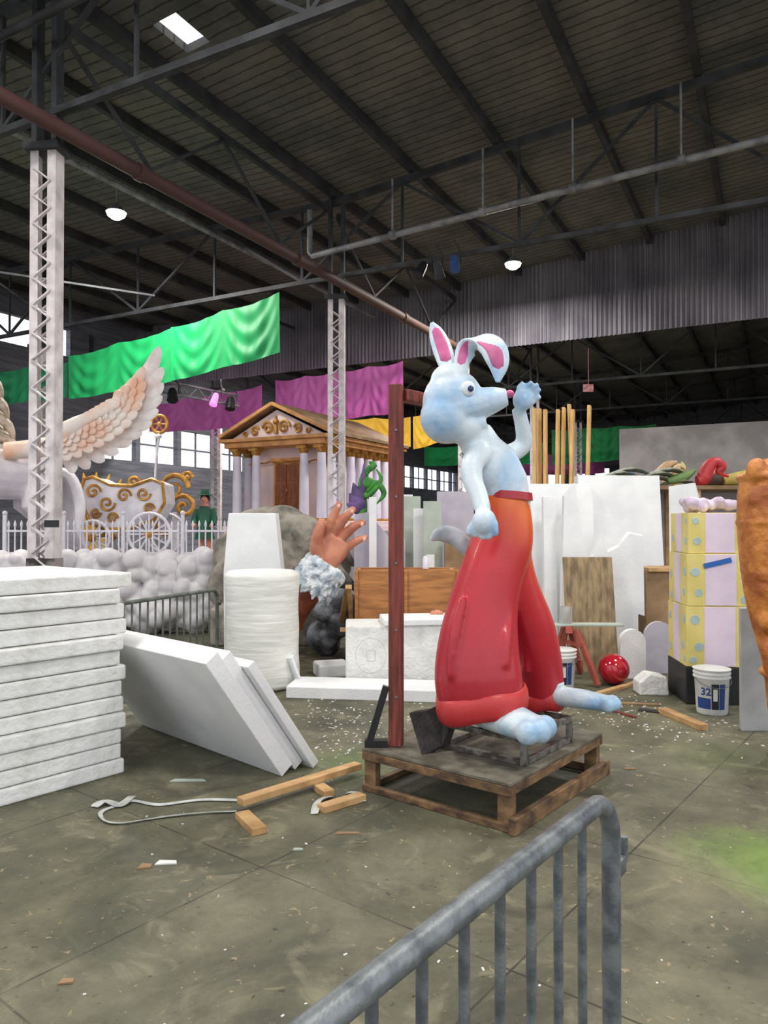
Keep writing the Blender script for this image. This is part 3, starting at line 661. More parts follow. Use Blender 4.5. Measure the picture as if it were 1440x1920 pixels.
random.seed(5)
whitep=mat('white_gloss_paint',C(228,224,230),C(208,204,214),rough=.4)
for k in range(4):
    x0=-5.95+k*.93; b=MB()
    for i in range(9):
        x=x0+.06+i*.1; b.box(V((x,11.72,1.28)),(.018,.018,.52)); b.loft([V((x,11.72,1.54)),V((x,11.72,1.58)),V((x,11.72,1.64))],[.018,.022,.003],n=6)
    b.box(V((x0+.455,11.72,1.12)),(.84,.03,.04)); b.box(V((x0+.455,11.72,1.47)),(.84,.03,.03)); b.box(V((x0,11.72,1.36)),(.05,.05,.72)); b.ell(V((x0,11.72,1.75)),.04,nu=10,nv=8)
    b.obj('picket_fence',whitep,label='white ornamental picket fence panel on the float edge',cat='fence',group='picket fence panels')
e=root('parade_carriage',V((-4.9,13.6,1.0)),'white open carriage with gold scrollwork and spoked wheels','carriage')
YC=13.35
b=MB(); prof=[(-5.38,1.9),(-5.42,2.2),(-5.36,2.38),(-5.2,2.42),(-4.9,2.28),(-4.5,2.26),(-4.15,2.38),(-3.95,2.3),(-3.92,1.95),(-4.1,1.65),(-4.5,1.5),(-5.0,1.48),(-5.25,1.6)]
b.prism([V((x,YC,z)) for x,z in prof],V((0,.7,0))); b.obj('carriage_body',whitep,e,bevel=.03)
b=MB()
for (x,z,r,fl_) in((-5.2,2.15,.14,1),(-4.95,1.95,.15,-1),(-4.65,2.08,.13,1),(-4.3,2.12,.13,-1),(-4.85,1.68,.1,1),(-5.15,1.78,.1,-1),(-4.2,1.85,.1,1)):
    b.loft(spiral((x,YC-.02,z),r,1.4,V((1,0,0)),Z,flip=fl_),.024,n=6)
b.loft([V((x,YC-.02,z)) for x,z in prof+prof[:1]],.032,n=6)
b.obj('gold_scrollwork',goldm,e,smooth=True)
for (x,y,r) in ((-4.15,YC-.15,.37),(-5.15,YC-.15,.3),(-4.15,YC+.85,.37),(-5.15,YC+.85,.3)):
    zc=1.0+r+.03; b=MB()
    b.loft([V((x+r*math.cos(a*.2618),y,zc+r*math.sin(a*.2618))) for a in range(25)],.03,side=(0,1,0),n=8,cap=False)
    for k in range(12):
        a=k*math.pi/6; b.beam(V((x,y,zc)),V((x+r*math.cos(a),y,zc+r*math.sin(a))),.026,.026,up=V((0,1,0)))
    b.obj('wheel',whitep,e,smooth=True)
    b=MB(); b.disc(V((x,y,zc)),.07,(0,1,0),.12); b.obj('wheel_hub',goldm,e,smooth=True)
for x,z in((-4.15,1.4),(-5.15,1.33)):
    b=MB(); b.beam(V((x,YC-.2,z)),V((x,YC+.9,z)),.04); b.beam(V((x,YC+.35,z)),V((x,YC+.35,1.62)),.06); b.obj('axle',goldm,e)
e=root('gold_scroll_ornament',V((-4.0,14.9,1.0)),'tall gold and white scroll ornament behind the carriage','ornament')
b=MB(); b.loft(spiral(pt(325,915,14.8),.3,1.5,V((1,0,0)),Z),[.06-.0014*k for k in range(27)],n=8); b.loft(spiral(pt(345,950,14.8),.25,1.4,V((-1,0,0)),Z,ph=.5),.05,n=8)
b.loft(spiral(pt(300,940,14.8),.22,1.4,V((-1,0,0)),Z),.05,n=8); b.loft(spiral(pt(350,895,14.85),.12,1.3,V((1,0,0)),Z),.035,n=8); b.loft(spiral(pt(250,905,14.8),.13,1.3,V((1,0,0)),Z),.035,n=8); b.loft(spiral(pt(280,925,14.8),.15,1.3,V((-1,0,0)),Z),.035,n=8); b.obj('scroll',goldm,e,smooth=True)
b=MB(); b.beam(pt(330,960,14.82),V((pt(330,960,14.82).x,14.82,1.0)),.1); b.obj('stem',whitep,e)
e=root('gold_finial_pole',V((-4.3,14.55,1.0)),'thin pole topped by a gold ring ornament','finial pole')
c=pt(298,795,14.5); b=MB(); b.loft([c+V((.15*math.cos(a*.2618),0,.17*math.sin(a*.2618))) for a in range(25)],.035,side=(0,1,0),n=8,cap=False)
for k in range(6): a=k*math.pi/3; b.loft([c,c+V((.15*math.cos(a),0,.17*math.sin(a)))],.02,n=6)
b.ell(c,.05); b.obj('gold_ring',goldm,e,smooth=True)
b=MB(); q=pt(288,960,14.5); b.loft([c-Z*.17,pt(292,860,14.5),q,V((q.x,q.y,1.0))],[.035,.022,.02,.02],n=8); b.ell(pt(296,818,14.5),(.07,.07,.05)); b.obj('pole',whitep,e,smooth=True)
b=MB(); cb=V((-5.75,14.75,1.35))
for k in range(13):
    a=math.radians(15+k*12); dr=V((math.cos(a),0,math.sin(a))); b.loft([cb,cb+dr*.6,cb+dr*1.25],[(.07,.02),(.13,.03),(.012,.01)],side=V((-math.sin(a),0,math.cos(a))),n=8,sub=3)
b.box(V((-5.75,14.75,1.18)),(.5,.1,.36))
b.obj('yellow_plume_fan',mat('yellow_plume',C(228,180,60),C(200,144,40),scale=6),label='golden yellow fan of sculpted plumes on the float',cat='ornament',smooth=True)

e=root('costumed_figure',pt(372,1040,13.6),'figure in green coat and brimmed green hat','statue')
gx=mat('green_coat',C(24,92,66),C(16,70,52))
b=MB(); f=pt(384,1040,13.6); f.z=1.0
b.loft([f+V((-.07,0,.0)),f+V((-.07,0,.25)),f+V((-.05,0,.5))],[.05,.05,.08]); b.loft([f+V((.07,0,.0)),f+V((.07,0,.25)),f+V((.05,0,.5))],[.05,.05,.08])
b.loft([f+V((0,0,.45)),f+V((0,0,.6)),f+V((0,0,.8)),f+V((0,0,.88)),f+V((0,0,.95))],[(.12,.09),(.1,.08),(.14,.09),(.1,.07),(.045,.045)],side=(1,0,0)); b.ell(f+V((0,0,1.02)),(.075,.08,.1)); b.ell(f+V((-.02,-.08,1.01)),(.018,.03,.02))
for sx in(-1,1): b.loft([f+V((sx*.12,0,.83)),f+V((sx*.17,-.02,.68)),f+V((sx*.15,-.12,.55))],[.05,.042,.035]); b.ell(f+V((sx*.15,-.14,.54)),.04)
b.obj('body',skin,e,organic=.012,sm=3)
b=MB(); b.loft([f+V((0,0,.3)),f+V((0,0,.55)),f+V((0,0,.8)),f+V((0,0,.9))],[(.19,.15),(.13,.1),(.165,.11),(.09,.08)],side=(1,0,0))
for sx in(-1,1): b.loft([f+V((sx*.12,0,.84)),f+V((sx*.18,-.02,.68)),f+V((sx*.16,-.1,.57))],[.065,.06,.055])
b.obj('coat',gx,e,smooth=True)
b=MB(); b.ell(f+V((0,.02,1.04)),(.09,.09,.09)); b.obj('hair',black,e,smooth=True)
b=MB(); b.loft([f+V((0,0,1.1)),f+V((0,0,1.115))],[.15,.14],n=20); b.loft([f+V((0,0,1.11)),f+V((0,0,1.2))],[.085,.07],n=16); b.obj('hat',gx,e,smooth=True)

# ------------------------------------------------------------------ winged horse
ho=V((-6.3,12.3,0))
e=root('winged_horse_statue',ho+Z*1.0,'white winged horse statue with peach tinted feathers','horse statue')
hm=mat('white_horse_paint',C(230,226,230),C(206,198,208),scale=2,rough=.4)
Hd=V((-.75,-.66,0)).normalized(); Hs=Hd.cross(Z)
def H(f,s,z): return ho+Hd*f+Hs*s+Z*z
b=MB()
b.loft([H(-.75,0,2.4),H(-.6,0,2.45),H(-.25,0,2.42),H(.1,0,2.45),H(.45,0,2.5),H(.65,0,2.6)],[(.25,.28),(.42,.48),(.4,.44),(.42,.48),(.42,.52),(.28,.34)],side=Hs,n=18,sub=3)
b.loft([H(.4,0,2.65),H(.6,0,2.95),H(.75,0,3.35),H(.85,0,3.75),H(.95,0,3.95)],[(.3,.36),(.24,.32),(.18,.26),(.14,.2),(.12,.15)],side=Hs,n=16)
b.loft([H(.85,0,4.0),H(1.05,0,3.9),H(1.3,0,3.7),H(1.45,0,3.58)],[(.12,.16),(.13,.16),(.08,.1),(.075,.085)],side=Hs,n=14)
for s_ in(-1,1):
    b.loft([H(.88,s_*.07,4.1),H(.86,s_*.09,4.25)],[.04,.01],n=8)
    b.loft([H(-.5,s_*.2,2.25),H(-.42,s_*.22,1.9),H(-.7,s_*.2,1.55),H(-.64,s_*.2,1.2),H(-.58,s_*.2,1.04)],[.28,.19,.09,.06,.075],n=12)
b.loft([H(.45,-.2,2.2),H(.5,-.2,1.75),H(.5,-.2,1.55),H(.5,-.2,1.2),H(.55,-.2,1.04)],[.18,.1,.075,.055,.075],n=12)
b.loft([H(.45,.2,2.2),H(.8,.2,1.95),H(.88,.2,1.85),H(.75,.2,1.6),H(.68,.2,1.5)],[.18,.1,.08,.06,.07],n=12)
b.obj('body',hm,e,organic=.022,sm=4)
b=MB()
for k in range(12):
    z=2.95+k*.11; f=.28+.03*k; s=(k%3-1)*.07
    b.loft([H(f+.2,s,z+.1),H(f-.15,s*2,z+.08),H(f-.42,s*3,z-.1),H(f-.5,s*3,z-.4)],[.07,.09,.07,.012],n=8,sub=4)
b.obj('mane',mat('mane_paint',C(200,184,168),C(160,144,130),scale=8,bump=.4),e,smooth=True)
b=MB()
for k in range(9):
    s=(k-4)*.05; b.loft([H(-.72,s*.4,2.5),H(-1.02,s,2.4),H(-1.14,s*1.6,1.95),H(-1.12,s*2.0,1.45),H(-1.22,s*2.4,1.12)],[.07,.09,.1,.07,.012],n=8,sub=4)
b.obj('tail',hm,e,smooth=True)
wm=mat('peach_feather_paint',C(240,228,220),C(238,188,160),scale=2.2,rough=.5,lo=.40,hi=.6)
wm2=mat('white_feather_paint',C(238,232,232),C(226,210,206),scale=5,rough=.5)
tips=[(297,648),(304,688),(305,718),(303,742),(296,768),(284,792),(266,812),(246,830),(222,848),(196,864),(168,878),(140,886)]
roots=[(232,752),(228,760),(222,768),(214,776),(204,784),(194,792),(184,798),(172,804),(160,810),(148,816),(136,822),(126,828)]
WD=12.1
def feather(b,r,t,d0,d1,w):
    p0,p1=pt(r[0],r[1],d0),pt(t[0],t[1],d1); dr=(p1-p0); sd=dr.cross(V((0,1,0))).normalized(); bow=sd*-.05*dr.length
    ps=[p0,p0.lerp(p1,.3)+bow,p0.lerp(p1,.65)+bow*1.3,p0.lerp(p1,.9)+bow*.6,p1]
    b.loft(ps,[(w*.5,.015),(w*.95,.02),(w,.02),(w*.7,.015),(w*.12,.006)],side=sd,n=10,sub=3)
b=MB()
for i,(r,t) in enumerate(zip(roots,tips)): feather(b,r,t,WD+.10+.012*i,WD+.02*i,.12)
b.obj('flight_feathers',wm2,e,smooth=True)
b=MB()
for row,(fr,w,dd_) in enumerate(((.62,.095,-.03),(.42,.085,-.06),(.26,.08,-.09),(.14,.08,-.11))):
    for i,(r,t) in enumerate(zip(roots,tips)):
        rr=(r[0]-10-row*3,r[1]-3-row); tt=(rr[0]+(t[0]-rr[0])*fr,rr[1]+(t[1]-rr[1])*fr); feather(b,rr,tt,WD+.05+dd_,WD+dd_,w)
for i in range(10):
    u=118+i*10; feather(b,(u-12,808-i*6),(u+16,800-i*5),WD-.1,WD-.12,.08)
b.loft([H(.05,-.38,2.75),pt(100,835,WD+.05),pt(130,805,WD),pt(190,775,WD),pt(240,742,WD+.05)],[.14,.16,.16,.1,.03],side=(0,0,1),sub=3)
b.obj('wing_coverts',wm,e,smooth=True)

# ------------------------------------------------------------------ temple
K=V((-1.31,16.0,0)); F=-BX
def T_(x,y,z): return K+F*x+AX*y+Z*z
cream=mat('temple_cream_wall',C(242,218,210),C(222,200,204),scale=1,rough=.6)
lav=mat('temple_white_column',C(238,232,246),C(224,216,238),scale=2,rough=.5)
tan=mat('temple_tan_trim',C(218,158,98),C(190,130,76),scale=4,rough=.5)
roofm=mat('temple_roof_brown',C(150,120,90),C(120,94,70),scale=4,rough=.7)
b=MB(); b.box(T_(1.25,1.75,.7),(3.2,4.2,1.4),F); b.obj('temple_float_deck',fl,label='tall pale float base beneath the miniature temple',cat='parade float')
e=root('miniature_temple',T_(1.25,1.75,1.4),'miniature white columned temple with gold pediment scrolls and brown door','temple')
b=MB(); b.box(T_(1.25,1.75,1.46),(2.75,3.8,.12),F); b.box(T_(1.25,1.75,1.58),(2.6,3.65,.12),F); b.obj('steps',cream,e,bevel=.01)
b=MB(); b.box(T_(1.25,1.95,2.47),(1.95,3.0,1.66),F); b.obj('inner_wall',cream,e)
colpos=[(.1,.1),(.55,.1),(1.85,.1),(2.4,.1)]+[(.1,.1+.42*k) for k in range(1,9)]+[(2.4,.1+.42*k) for k in range(1,9)]
for (x,y) in colpos:
    c=T_(x,y,0); b=MB(); b.loft([c+Z*1.7,c+Z*2.3,c+Z*3.12],[.11,.106,.09],n=16); b.obj('column_shaft',lav,e,smooth=True)
    b=MB(); b.loft([c+Z*1.64,c+Z*1.67,c+Z*1.7],[.13,.13,.115],n=16); b.obj('column_base',goldm,e)
    b=MB(); b.loft([c+Z*3.12,c+Z*3.17,c+Z*3.23],[.092,.105,.13],n=16); b.box(c+Z*3.265,(.26,.26,.08),F); b.obj('column_capital',goldm,e)
b=MB(); b.box(T_(1.25,1.75,3.36),(2.72,3.72,.12),F); b.obj('entablature',tan,e,bevel=.01)
b=MB(); b.box(T_(1.25,1.75,3.46),(2.9,3.9,.08),F); b.obj('cornice',tan,e,bevel=.01)
for y in(.05,3.4):
    b=MB(); b.prism([T_(-.05,y,3.5),T_(2.55,y,3.5),T_(1.25,y,4.12)],AX*.1); b.obj('pediment',cream,e)
for sx in(-1,1):
    b=MB(); p=[T_(1.25+sx*1.5,-.1,3.50),T_(1.25,-.1,4.2)]; b.prism([p[0],p[1],p[1]+Z*.07,p[0]+Z*.07],AX*3.8); b.obj('roof_slope',roofm,e)
    b=MB(); b.beam(T_(1.25+sx*1.48,-.12,3.56),T_(1.25,-.12,4.24),.09,.07); b.obj('raking_trim',tan,e)
b=MB()
for sx in(-1,1):
    b.loft(spiral(T_(1.25+sx*.22,.02,3.72),.16,1.5,F*sx,Z),.03,n=6); b.loft(spiral(T_(1.25+sx*.58,.02,3.66),.12,1.4,F*-sx,Z,ph=.4),.026,n=6); b.loft(spiral(T_(1.25+sx*.86,.02,3.6),.07,1.3,F*sx,Z),.02,n=6)
b.loft([T_(1.25,.02,3.58),T_(1.25,.02,3.98)],[.05,.02],n=8); b.ell(T_(1.25,.02,3.85),.07); b.obj('pediment_scrolls',goldm,e,smooth=True)
doorm=wood('brown_door_paint',C(150,88,52),C(114,62,40),(8,8,1.5))
b=MB(); b.box(T_(1.2,.42,2.32),(.78,.07,1.36),F); b.box(T_(1.2,.40,3.03),(.9,.1,.08),F); b.obj('door_surround',tan,e,bevel=.01)
for sx in(-1,1):
    b=MB(); b.box(T_(1.2+sx*.165,.38,2.3),(.31,.05,1.24),F)
    for zc,hh in((2.7,.3),(2.3,.3),(1.9,.28)): b.box(T_(1.2+sx*.165,.35,zc),(.2,.02,hh),F)
    b.obj('door',doorm,e,bevel=.008)
b=MB(); b.loft([T_(1.2-.02,.34,2.3),T_(1.2-.02,.34,2.36)],.02,n=8); b.obj('door_knob',goldm,e)
b=MB(); b.loft([T_(2.2-.09*k,.3,2.94+.05*abs(math.sin(k*.7))) for k in range(22)],.018,n=6); b.obj('garland_trim',goldm,e)

D=12.4; e=root('vine_sculpture',pt(685,1000,D),'curling green vine sculpture with purple petals','plant sculpture')
gv=mat('vine_green',C(80,160,60),C(46,110,56),scale=6); pv=mat('petal_purple',C(120,92,150),C(76,62,104),scale=5)
b=MB(); q=pt(680,1160,D); b.loft([V((q.x,q.y,0)),pt(676,1020,D),pt(680,950,D),pt(678,915,D),pt(686,885,D),pt(702,872,D),pt(692,866,D)],[.09,.09,.08,.07,.06,.05,.02],n=10,sub=4); b.loft([pt(682,930,D),pt(704,905,D-.1),pt(720,925,D-.1),pt(706,945,D-.1)],[.05,.05,.045,.01],n=8,sub=5); b.loft([pt(680,915,D),pt(690,930,D-.1),pt(714,900,D-.1),pt(706,880,D)],[.04,.05,.04,.01],n=8,sub=5); b.ell(pt(688,905,D-.05),(.12,.1,.1)); b.obj('vine',gv,e,smooth=True)
b=MB()
for (u,v,w) in((662,905,.1),(655,925,.12),(668,935,.12),(682,870,.05),(650,945,.1)): b.loft([pt(678,965,D),pt((678+u)/2,(965+v)/2-5,D-.1),pt(u,v,D-.1)],[(.05,.03),(w,.03),(.01,.01)],side=(1,0,.3),n=8,sub=3)
b.obj('petal',pv,e,smooth=True)
fbox(692,706,932,9.4,.12,foam,'foam_plank',lab='narrow white foam plank standing upright',cat='foam plank')
b=MB(); b.prism([V((pt(664,1240,9.6).x,9.6,0)),V((pt(726,1240,9.6).x,9.6,0)),pt(728,1005,9.6),pt(690,960,9.6),pt(664,965,9.6)],V((0,.1,0))); b.obj('angled_board',foam_g,label='lavender grey board with angled top standing upright',cat='board')
for (u0,u1,v,d,th_,mt,lean,lb) in((758,790,928,10.2,.06,foam_gr,.2,'pale green grooved board leaning upright'),(776,800,952,9.9,.08,foam,.15,'narrow white foam board leaning upright'),(795,830,938,9.7,.06,foam_gr,.15,'grey green grooved board leaning upright'),(822,892,918,10.4,.06,foam_g,.25,'lavender grey board leaning upright'),(735,775,925,10.8,.05,foam,.2,'white board leaning upright'),(800,815,1040,9.3,.03,foam,.05,'small white board strip'),(835,885,1000,9.5,.1,cardb,.1,'brown cardboard sheet leaning on boards'),(710,760,1010,10,.05,foam_g,.1,'lavender board leaning upright')):
    fbox(u0,u1,v,d,th_,mt,'leaning_board',lab=lb,cat='board',lean=lean,grp='leaning boards')
b=MB(); b.loft([pt(798,1066,8.32),pt(798,1048,8.32),pt(797,1042,8.32)],[.035,.035,.015],n=12); b.obj('spray_bottle',whitep,label='small white bottle standing on the crate edge',cat='bottle',smooth=True)
b=MB(); c=pt(818,1152,7.7)
b.ell(c,(.07,.06,.05))
for k in range(4): b.ell(c+V((-.05+.034*k,-.045,.015)),(.02,.03,.025))
b.loft([c+V((-.06,-.03,-.02)),c+V((.0,-.07,-.02))],.02,n=8); b.obj('fist_sculpture',skin,label='small painted fist sculpture lying on the foam slab',cat='hand sculpture',organic=.006,sm=2)

# ------------------------------------------------------------------ right hand material pile
fbox(985,1118,905,9.0,.12,foam,'foam_wall_sheet',lab='large tall white foam sheet leaning upright',cat='foam sheet',lean=.15,grp='large foam sheets')
fbox(1092,1256,888,9.2,.14,foam,'foam_wall_sheet',lab='very large white foam sheet leaning upright',cat='foam sheet',lean=.2,ang=.12,grp='large foam sheets')
fbox(1022,1046,930,8.75,.1,foam,'foam_plank',lab='narrow white foam strip leaning upright',cat='foam plank',lean=.1)
b=MB(); b.prism([V((pt(1050,1262,8.6).x,8.6,0)),V((pt(1088,1262,8.6).x,8.6,0)),pt(1098,1040,8.6),pt(1078,905,8.6),pt(1058,930,8.6)],V((0,.1,.0))); b.obj('angled_foam_board',foam,label='tall white foam board with pointed slanted top',cat='foam board',bevel=.004)
b=MB(); b.prism([pt(1100,1120,8.4),pt(1165,1142,8.4),pt(1208,1155,8.4),pt(1206,1005,8.4),pt(1180,1000,8.4),pt(1160,1025,8.4),pt(1140,1035,8.4),pt(1128,1000,8.4),pt(1112,1040,8.4),pt(1100,1060,8.4)],V((0,.08,.02)))
b.prism([V((pt(1104,1262,8.4).x,8.4,0)),V((pt(1196,1262,8.4).x,8.4,0)),pt(1196,1151,8.4),pt(1104,1122,8.4)],V((0,.06,0)))
b.obj('cutout_foam_board',foam,label='white foam board with jagged cut top edge',cat='foam board',bevel=.004)
b=MB(); b.prism([V((pt(1256,1250,9.6).x,9.6,0)),V((pt(1315,1250,9.6).x,9.6,0)),pt(1312,945,9.6),pt(1302,905,9.6),pt(1254,912,9.6)],V((.05,.08,0))); b.obj('foam_wall_sheet',foam,label='white foam sheet with a slanted cut edge',cat='foam sheet',group='large foam sheets')
fbox(1065,1160,1042,8.0,.02,plyw,'plywood_sheet',lab='weathered plywood sheet leaning upright with knots',cat='plywood sheet',lean=.25)
fbox(1210,1272,1072,8.6,.4,cardb,'cardboard_carton',lab='tall brown cardboard carton',cat='carton',bev=.01)
b=MB(); b.box(pt(1242,1066,8.8),(.5,.5,.04)); b.obj('carton_lid_board',lum,label='pale timber board on the carton',cat='board')
def arch(u0,u1,vt,d,th_,mt,lb):
    x0=(u0-720)*d/1400;x1=(u1-720)*d/1400;zt=1.6+(980-vt)*d/1400;r=(x1-x0)/2;c=(x0+x1)/2
    pts=[V((x0,d,0)),V((x1,d,0))]+[V((c+r*math.cos(a*math.pi/14),d,zt-r+r*math.sin(a*math.pi/14))) for a in range(15)]
    b=MB(); b.prism(pts,V((0,th_,0))); b.obj('arched_board',mt,label=lb,cat='board')
arch(1162,1210,1180,7.7,.08,foam,'small white foam board with rounded top'); arch(1208,1262,1165,7.95,.05,foam_g,'lavender grey board with rounded top')
for i,(u,v,u2,d) in enumerate(((1003,766,1006,9.75),(1012,766,1015,9.9),(1023,768,1024,9.75),(1047,768,1042,9.8),(1058,764,1052,10.0),(1068,758,1085,10.2),(1075,768,1064,9.8),(1106,760,1095,9.85))):
    b=MB(); t_=pt(u,v,d+.1); bt=V(((u2-720)*(d-.25)/1400,d-.2,.03)); b.beam(bt,t_,.075,.04); b.obj('pine_stick',lumv,label='tall pine stick standing upright behind foam sheets',cat='lumber',group='upright pine sticks')
e=root('red_sawhorse',V((1.9,7.5,0)),'narrow red timber sawhorse carrying a pale board','sawhorse')
rw=wood('red_sawhorse_wood',C(176,88,74),C(144,72,58),(6,6,2))
hc=V((1.88,7.6,.53))
for (dx,dy) in((.2,-.33),(-.1,.1),(.2,.32),(-.08,.36)):
    b=MB(); b.beam(hc+V((dx*.2,dy*.4,0)),V((hc.x+dx,hc.y+dy,.02)),.05,.05); b.obj('leg',rw,e,bevel=.004)
b=MB(); b.beam(hc+V((-.04,-.16,0)),hc+V((.04,.18,0)),.07,.06); b.obj('beam',rw,e)
for z in(-.14,-.3): b=MB(); b.beam(hc+V((.06,-.17+z*.3,z)),hc+V((-.06,.08,z)),.03,.035); b.obj('brace',rw,e)
b=MB(); b.box(V((1.97,7.56,.572)),(.86,.16,.02),V((1,-.04,0))); b.obj('work_board',foam_gr,label='thin pale board laid across the sawhorse',cat='board',bevel=.004)
e=root('glass_jar',V((1.84,7.56,.583)),'clear jar with brush on the work board','jar'); b=MB(); c=V((1.84,7.56,.583)); b.loft([c,c+Z*.17],[.06,.065],n=18,cap=False); b.obj('jar_body',mat('clear_plastic',C(225,230,230),rough=.1,trans=.6),e,smooth=True); b=MB(); b.loft([c+Z*.01,c+V((.04,0,.2))],.012,n=8); b.obj('brush_handle',lum,e)
blue=mat('label_blue',C(40,70,140)); bwhite=mat('bucket_plastic',C(226,228,226),C(210,212,210),rough=.35); blk=mat('label_black',C(30,34,46))
def bucket(c,a0,lab,txt='32'):
    e=root('plastic_bucket',c,lab,'bucket'); c=V(c)
    b=MB(); b.loft([c,c+Z*.01,c+Z*.29,c+Z*.30,c+Z*.31,c+Z*.318,c+Z*.325,c+Z*.332,c+Z*.342,c+Z*.35,c+Z*.372,c+Z*.376],[.12,.124,.138,.15,.15,.14,.14,.15,.15,.142,.154,.142],n=40); b.obj('bucket_body',bwhite,e,smooth=True)
    def patch(a1,a2,z0,z1,m_,nm,o=.0015):
        vs=[];fs=[];n=12
        for i in range(n+1):
            a=a1+(a2-a1)*i/n
            for z in(z0,z1):
                r=.1245+.0145*(z/.3)+o; vs.append(c+V((r*math.cos(a),r*math.sin(a),z)))
        for i in range(n): fs.append((2*i,2*i+2,2*i+3,2*i+1))
        b=MB(); b.add(vs,fs); b.obj(nm,m_,e,smooth=True)
    patch(a0-1.0,a0-.1,.05,.14,blue,'label_band'); patch(a0-.05,a0+.38,.05,.26,blk,'label_graphic'); patch(a0+.42,a0+.8,.05,.26,blue,'label_panel')
    patch(a0+.05,a0+.3,.12,.22,bwhite,'label_emblem',.003)
    text(txt,.085,c+Z*.165,V((1,0,0)),Z,blue,e,'label_number',cyl=(c,.135,a0-.7),bold=.002)
    b=MB(); b.loft([c+V((.152*math.cos(a*.314+math.pi),.152*math.sin(a*.314+math.pi)*1.0,.3-.07*math.sin(a*.314))) for a in range(11)],.003,n=6); b.obj('handle',steel,e)
bucket(V((2.77,6.33,0)),-1.95,'white five gallon plastic bucket with blue label and lid')
bucket(V((1.72,7.28,0)),-1.75,'white plastic bucket with blue label beside the sawhorse')
b=MB(); b.ell(V((2.27,7.4,.152)),.152,nu=32,nv=20); b.obj('red_ball',redball,label='glossy red ball on the concrete floor',cat='ball',smooth=True)
yel=mat('yellow_box_paint',C(228,212,134),C(214,196,112),scale=3,rough=.6); pk=mat('pink_lavender_stripe',C(228,210,226),C(216,198,216),scale=3,rough=.6); dot=mat('blue_dot_paint',C(176,198,196),rough=.6)
ga=-.1; GX=V((math.cos(ga),math.sin(ga),0)); GY=Z.cross(GX); gc=V((2.98,6.86,0))
def gift(z0,h,w,lab,dots,off=0):
    b=MB(); c=gc+GX*off+Z*(z0+h/2); b.k=0; b.box(c,(w,w,h),GX)
    b.k=1; b.box(c+GX*.0,(w*.46,w+.012,h-.01),GX); b.box(c,(w+.012,w*.3,h-.01),GX)
    b.k=2
    for (x,z,r) in dots:
        b.disc(c+GX*x*w/2-GY*(w/2+.001)+Z*z*h/2,r,GY,.004,20)
        b.disc(c-GX*(w/2+.001)+GY*x*w/2+Z*z*h/2,r,GX,.004,20)
    return b.obj('gift_box',[yel,pk,dot],label=lab,cat='gift box',group='stacked gift boxes',bevel=.012)
gift(.333,.53,.57,'large yellow prop gift box with blue dots and pink stripe',[(-.74,.55,.042),(-.62,-.35,.04),(.75,.5,.04),(.72,-.6,.04),(-.8,-.78,.03)])
gift(.866,.46,.57,'yellow prop gift box with blue dots, middle of stack',[(-.76,.3,.04),(-.66,-.5,.035),(.74,.1,.04),(.7,-.75,.035)],.01)
gift(1.329,.36,.54,'smaller yellow dotted prop gift box on top of stack',[(-.72,-.4,.036),(.75,-.3,.036),(-.76,.6,.03)],.01)
b=MB(); b.box(gc+V((.0,0,.165)),(.58,.58,.33),GX); e=b.obj('black_plinth',black,label='black painted plinth under the gift boxes with rubbed lettering',cat='plinth',bevel=.008)
text('ATG',.075,gc+GX*-.22-GY*.2925+Z*.2,GX,Z,mat('chalk_grey',C(84,84,84)),e)
b=MB(); b.box(gc+GX*-.02-GY*.3005+Z*1.245,(.24,.004,.045),(GX*.97+Z*.24).normalized(),GY,(GX*-.24+Z*.97).normalized()); b.obj('tape_strip',mat('blue_tape',C(40,100,180)),label='strip of blue masking tape on the middle gift box',cat='tape')
b=MB(); random.seed(9)
for k in range(26): b.ell(gc+V((random.uniform(-.2,.22),random.uniform(-.15,.15),1.73+random.uniform(0,.08))),random.uniform(.035,.06),nu=10,nv=8)
b.obj('ribbon_bow',mat('mauve_ruffle',C(220,204,218),C(186,168,190),scale=9),label='crumpled mauve ribbon bow on the top gift box',cat='bow',organic=.012,sm=1)
e=root('orange_sculpture',V((2.77,5.1,0)),'lumpy orange tapering sculpture on a pole','sculpture')
b=MB(); random.seed(31)
b.loft([pt(1470,866,5.1),pt(1464,900,5.1),pt(1462,980,5.1),pt(1464,1060,5.1),pt(1468,1130,5.1),pt(1474,1190,5.1),pt(1480,1250,5.1),pt(1484,1320,5.1),pt(1486,1370,5.1)],[.12,.25,.27,.255,.235,.2,.17,.16,.14],n=20,sub=3)
for v,r in((895,.275),(930,.29),(980,.295),(1022,.27),(1070,.275),(1112,.25),(1165,.23),(1205,.19),(1260,.18)): 
    b.ell(pt(1468+(v-895)*.03+random.uniform(-7,7),v,5.1),(r,r,.055))
    b.ell(pt(1420+(v-895)*.08,v+random.uniform(-15,15),5.0),(.07,.07,.09))
b.obj('orange_form',mat('orange_paint',C(208,134,62),C(160,88,40),scale=6,rough=.5,bump=.8,bscale=18),e,organic=.013,sm=3)
b=MB(); b.loft([V((2.79,5.1,0)),V((2.79,5.1,.6))],.03,n=10); b.disc(V((2.79,5.1,.01)),.16,Z,.02); b.obj('pole',steel,e)
b=MB(); b.prism([pt(1388,1376-8,5.75),pt(1470,1385,5.75),pt(1470,1140,5.75),pt(1388,1140,5.75)],V((.02,.08,0))); 
for v in b.v: 
    if v.z<.1: v.z=0
b.obj('pale_board',mat('pale_grey_board',C(180,182,182),C(164,164,166)),label='pale grey foam board standing on the floor',cat='board',bevel=.006)

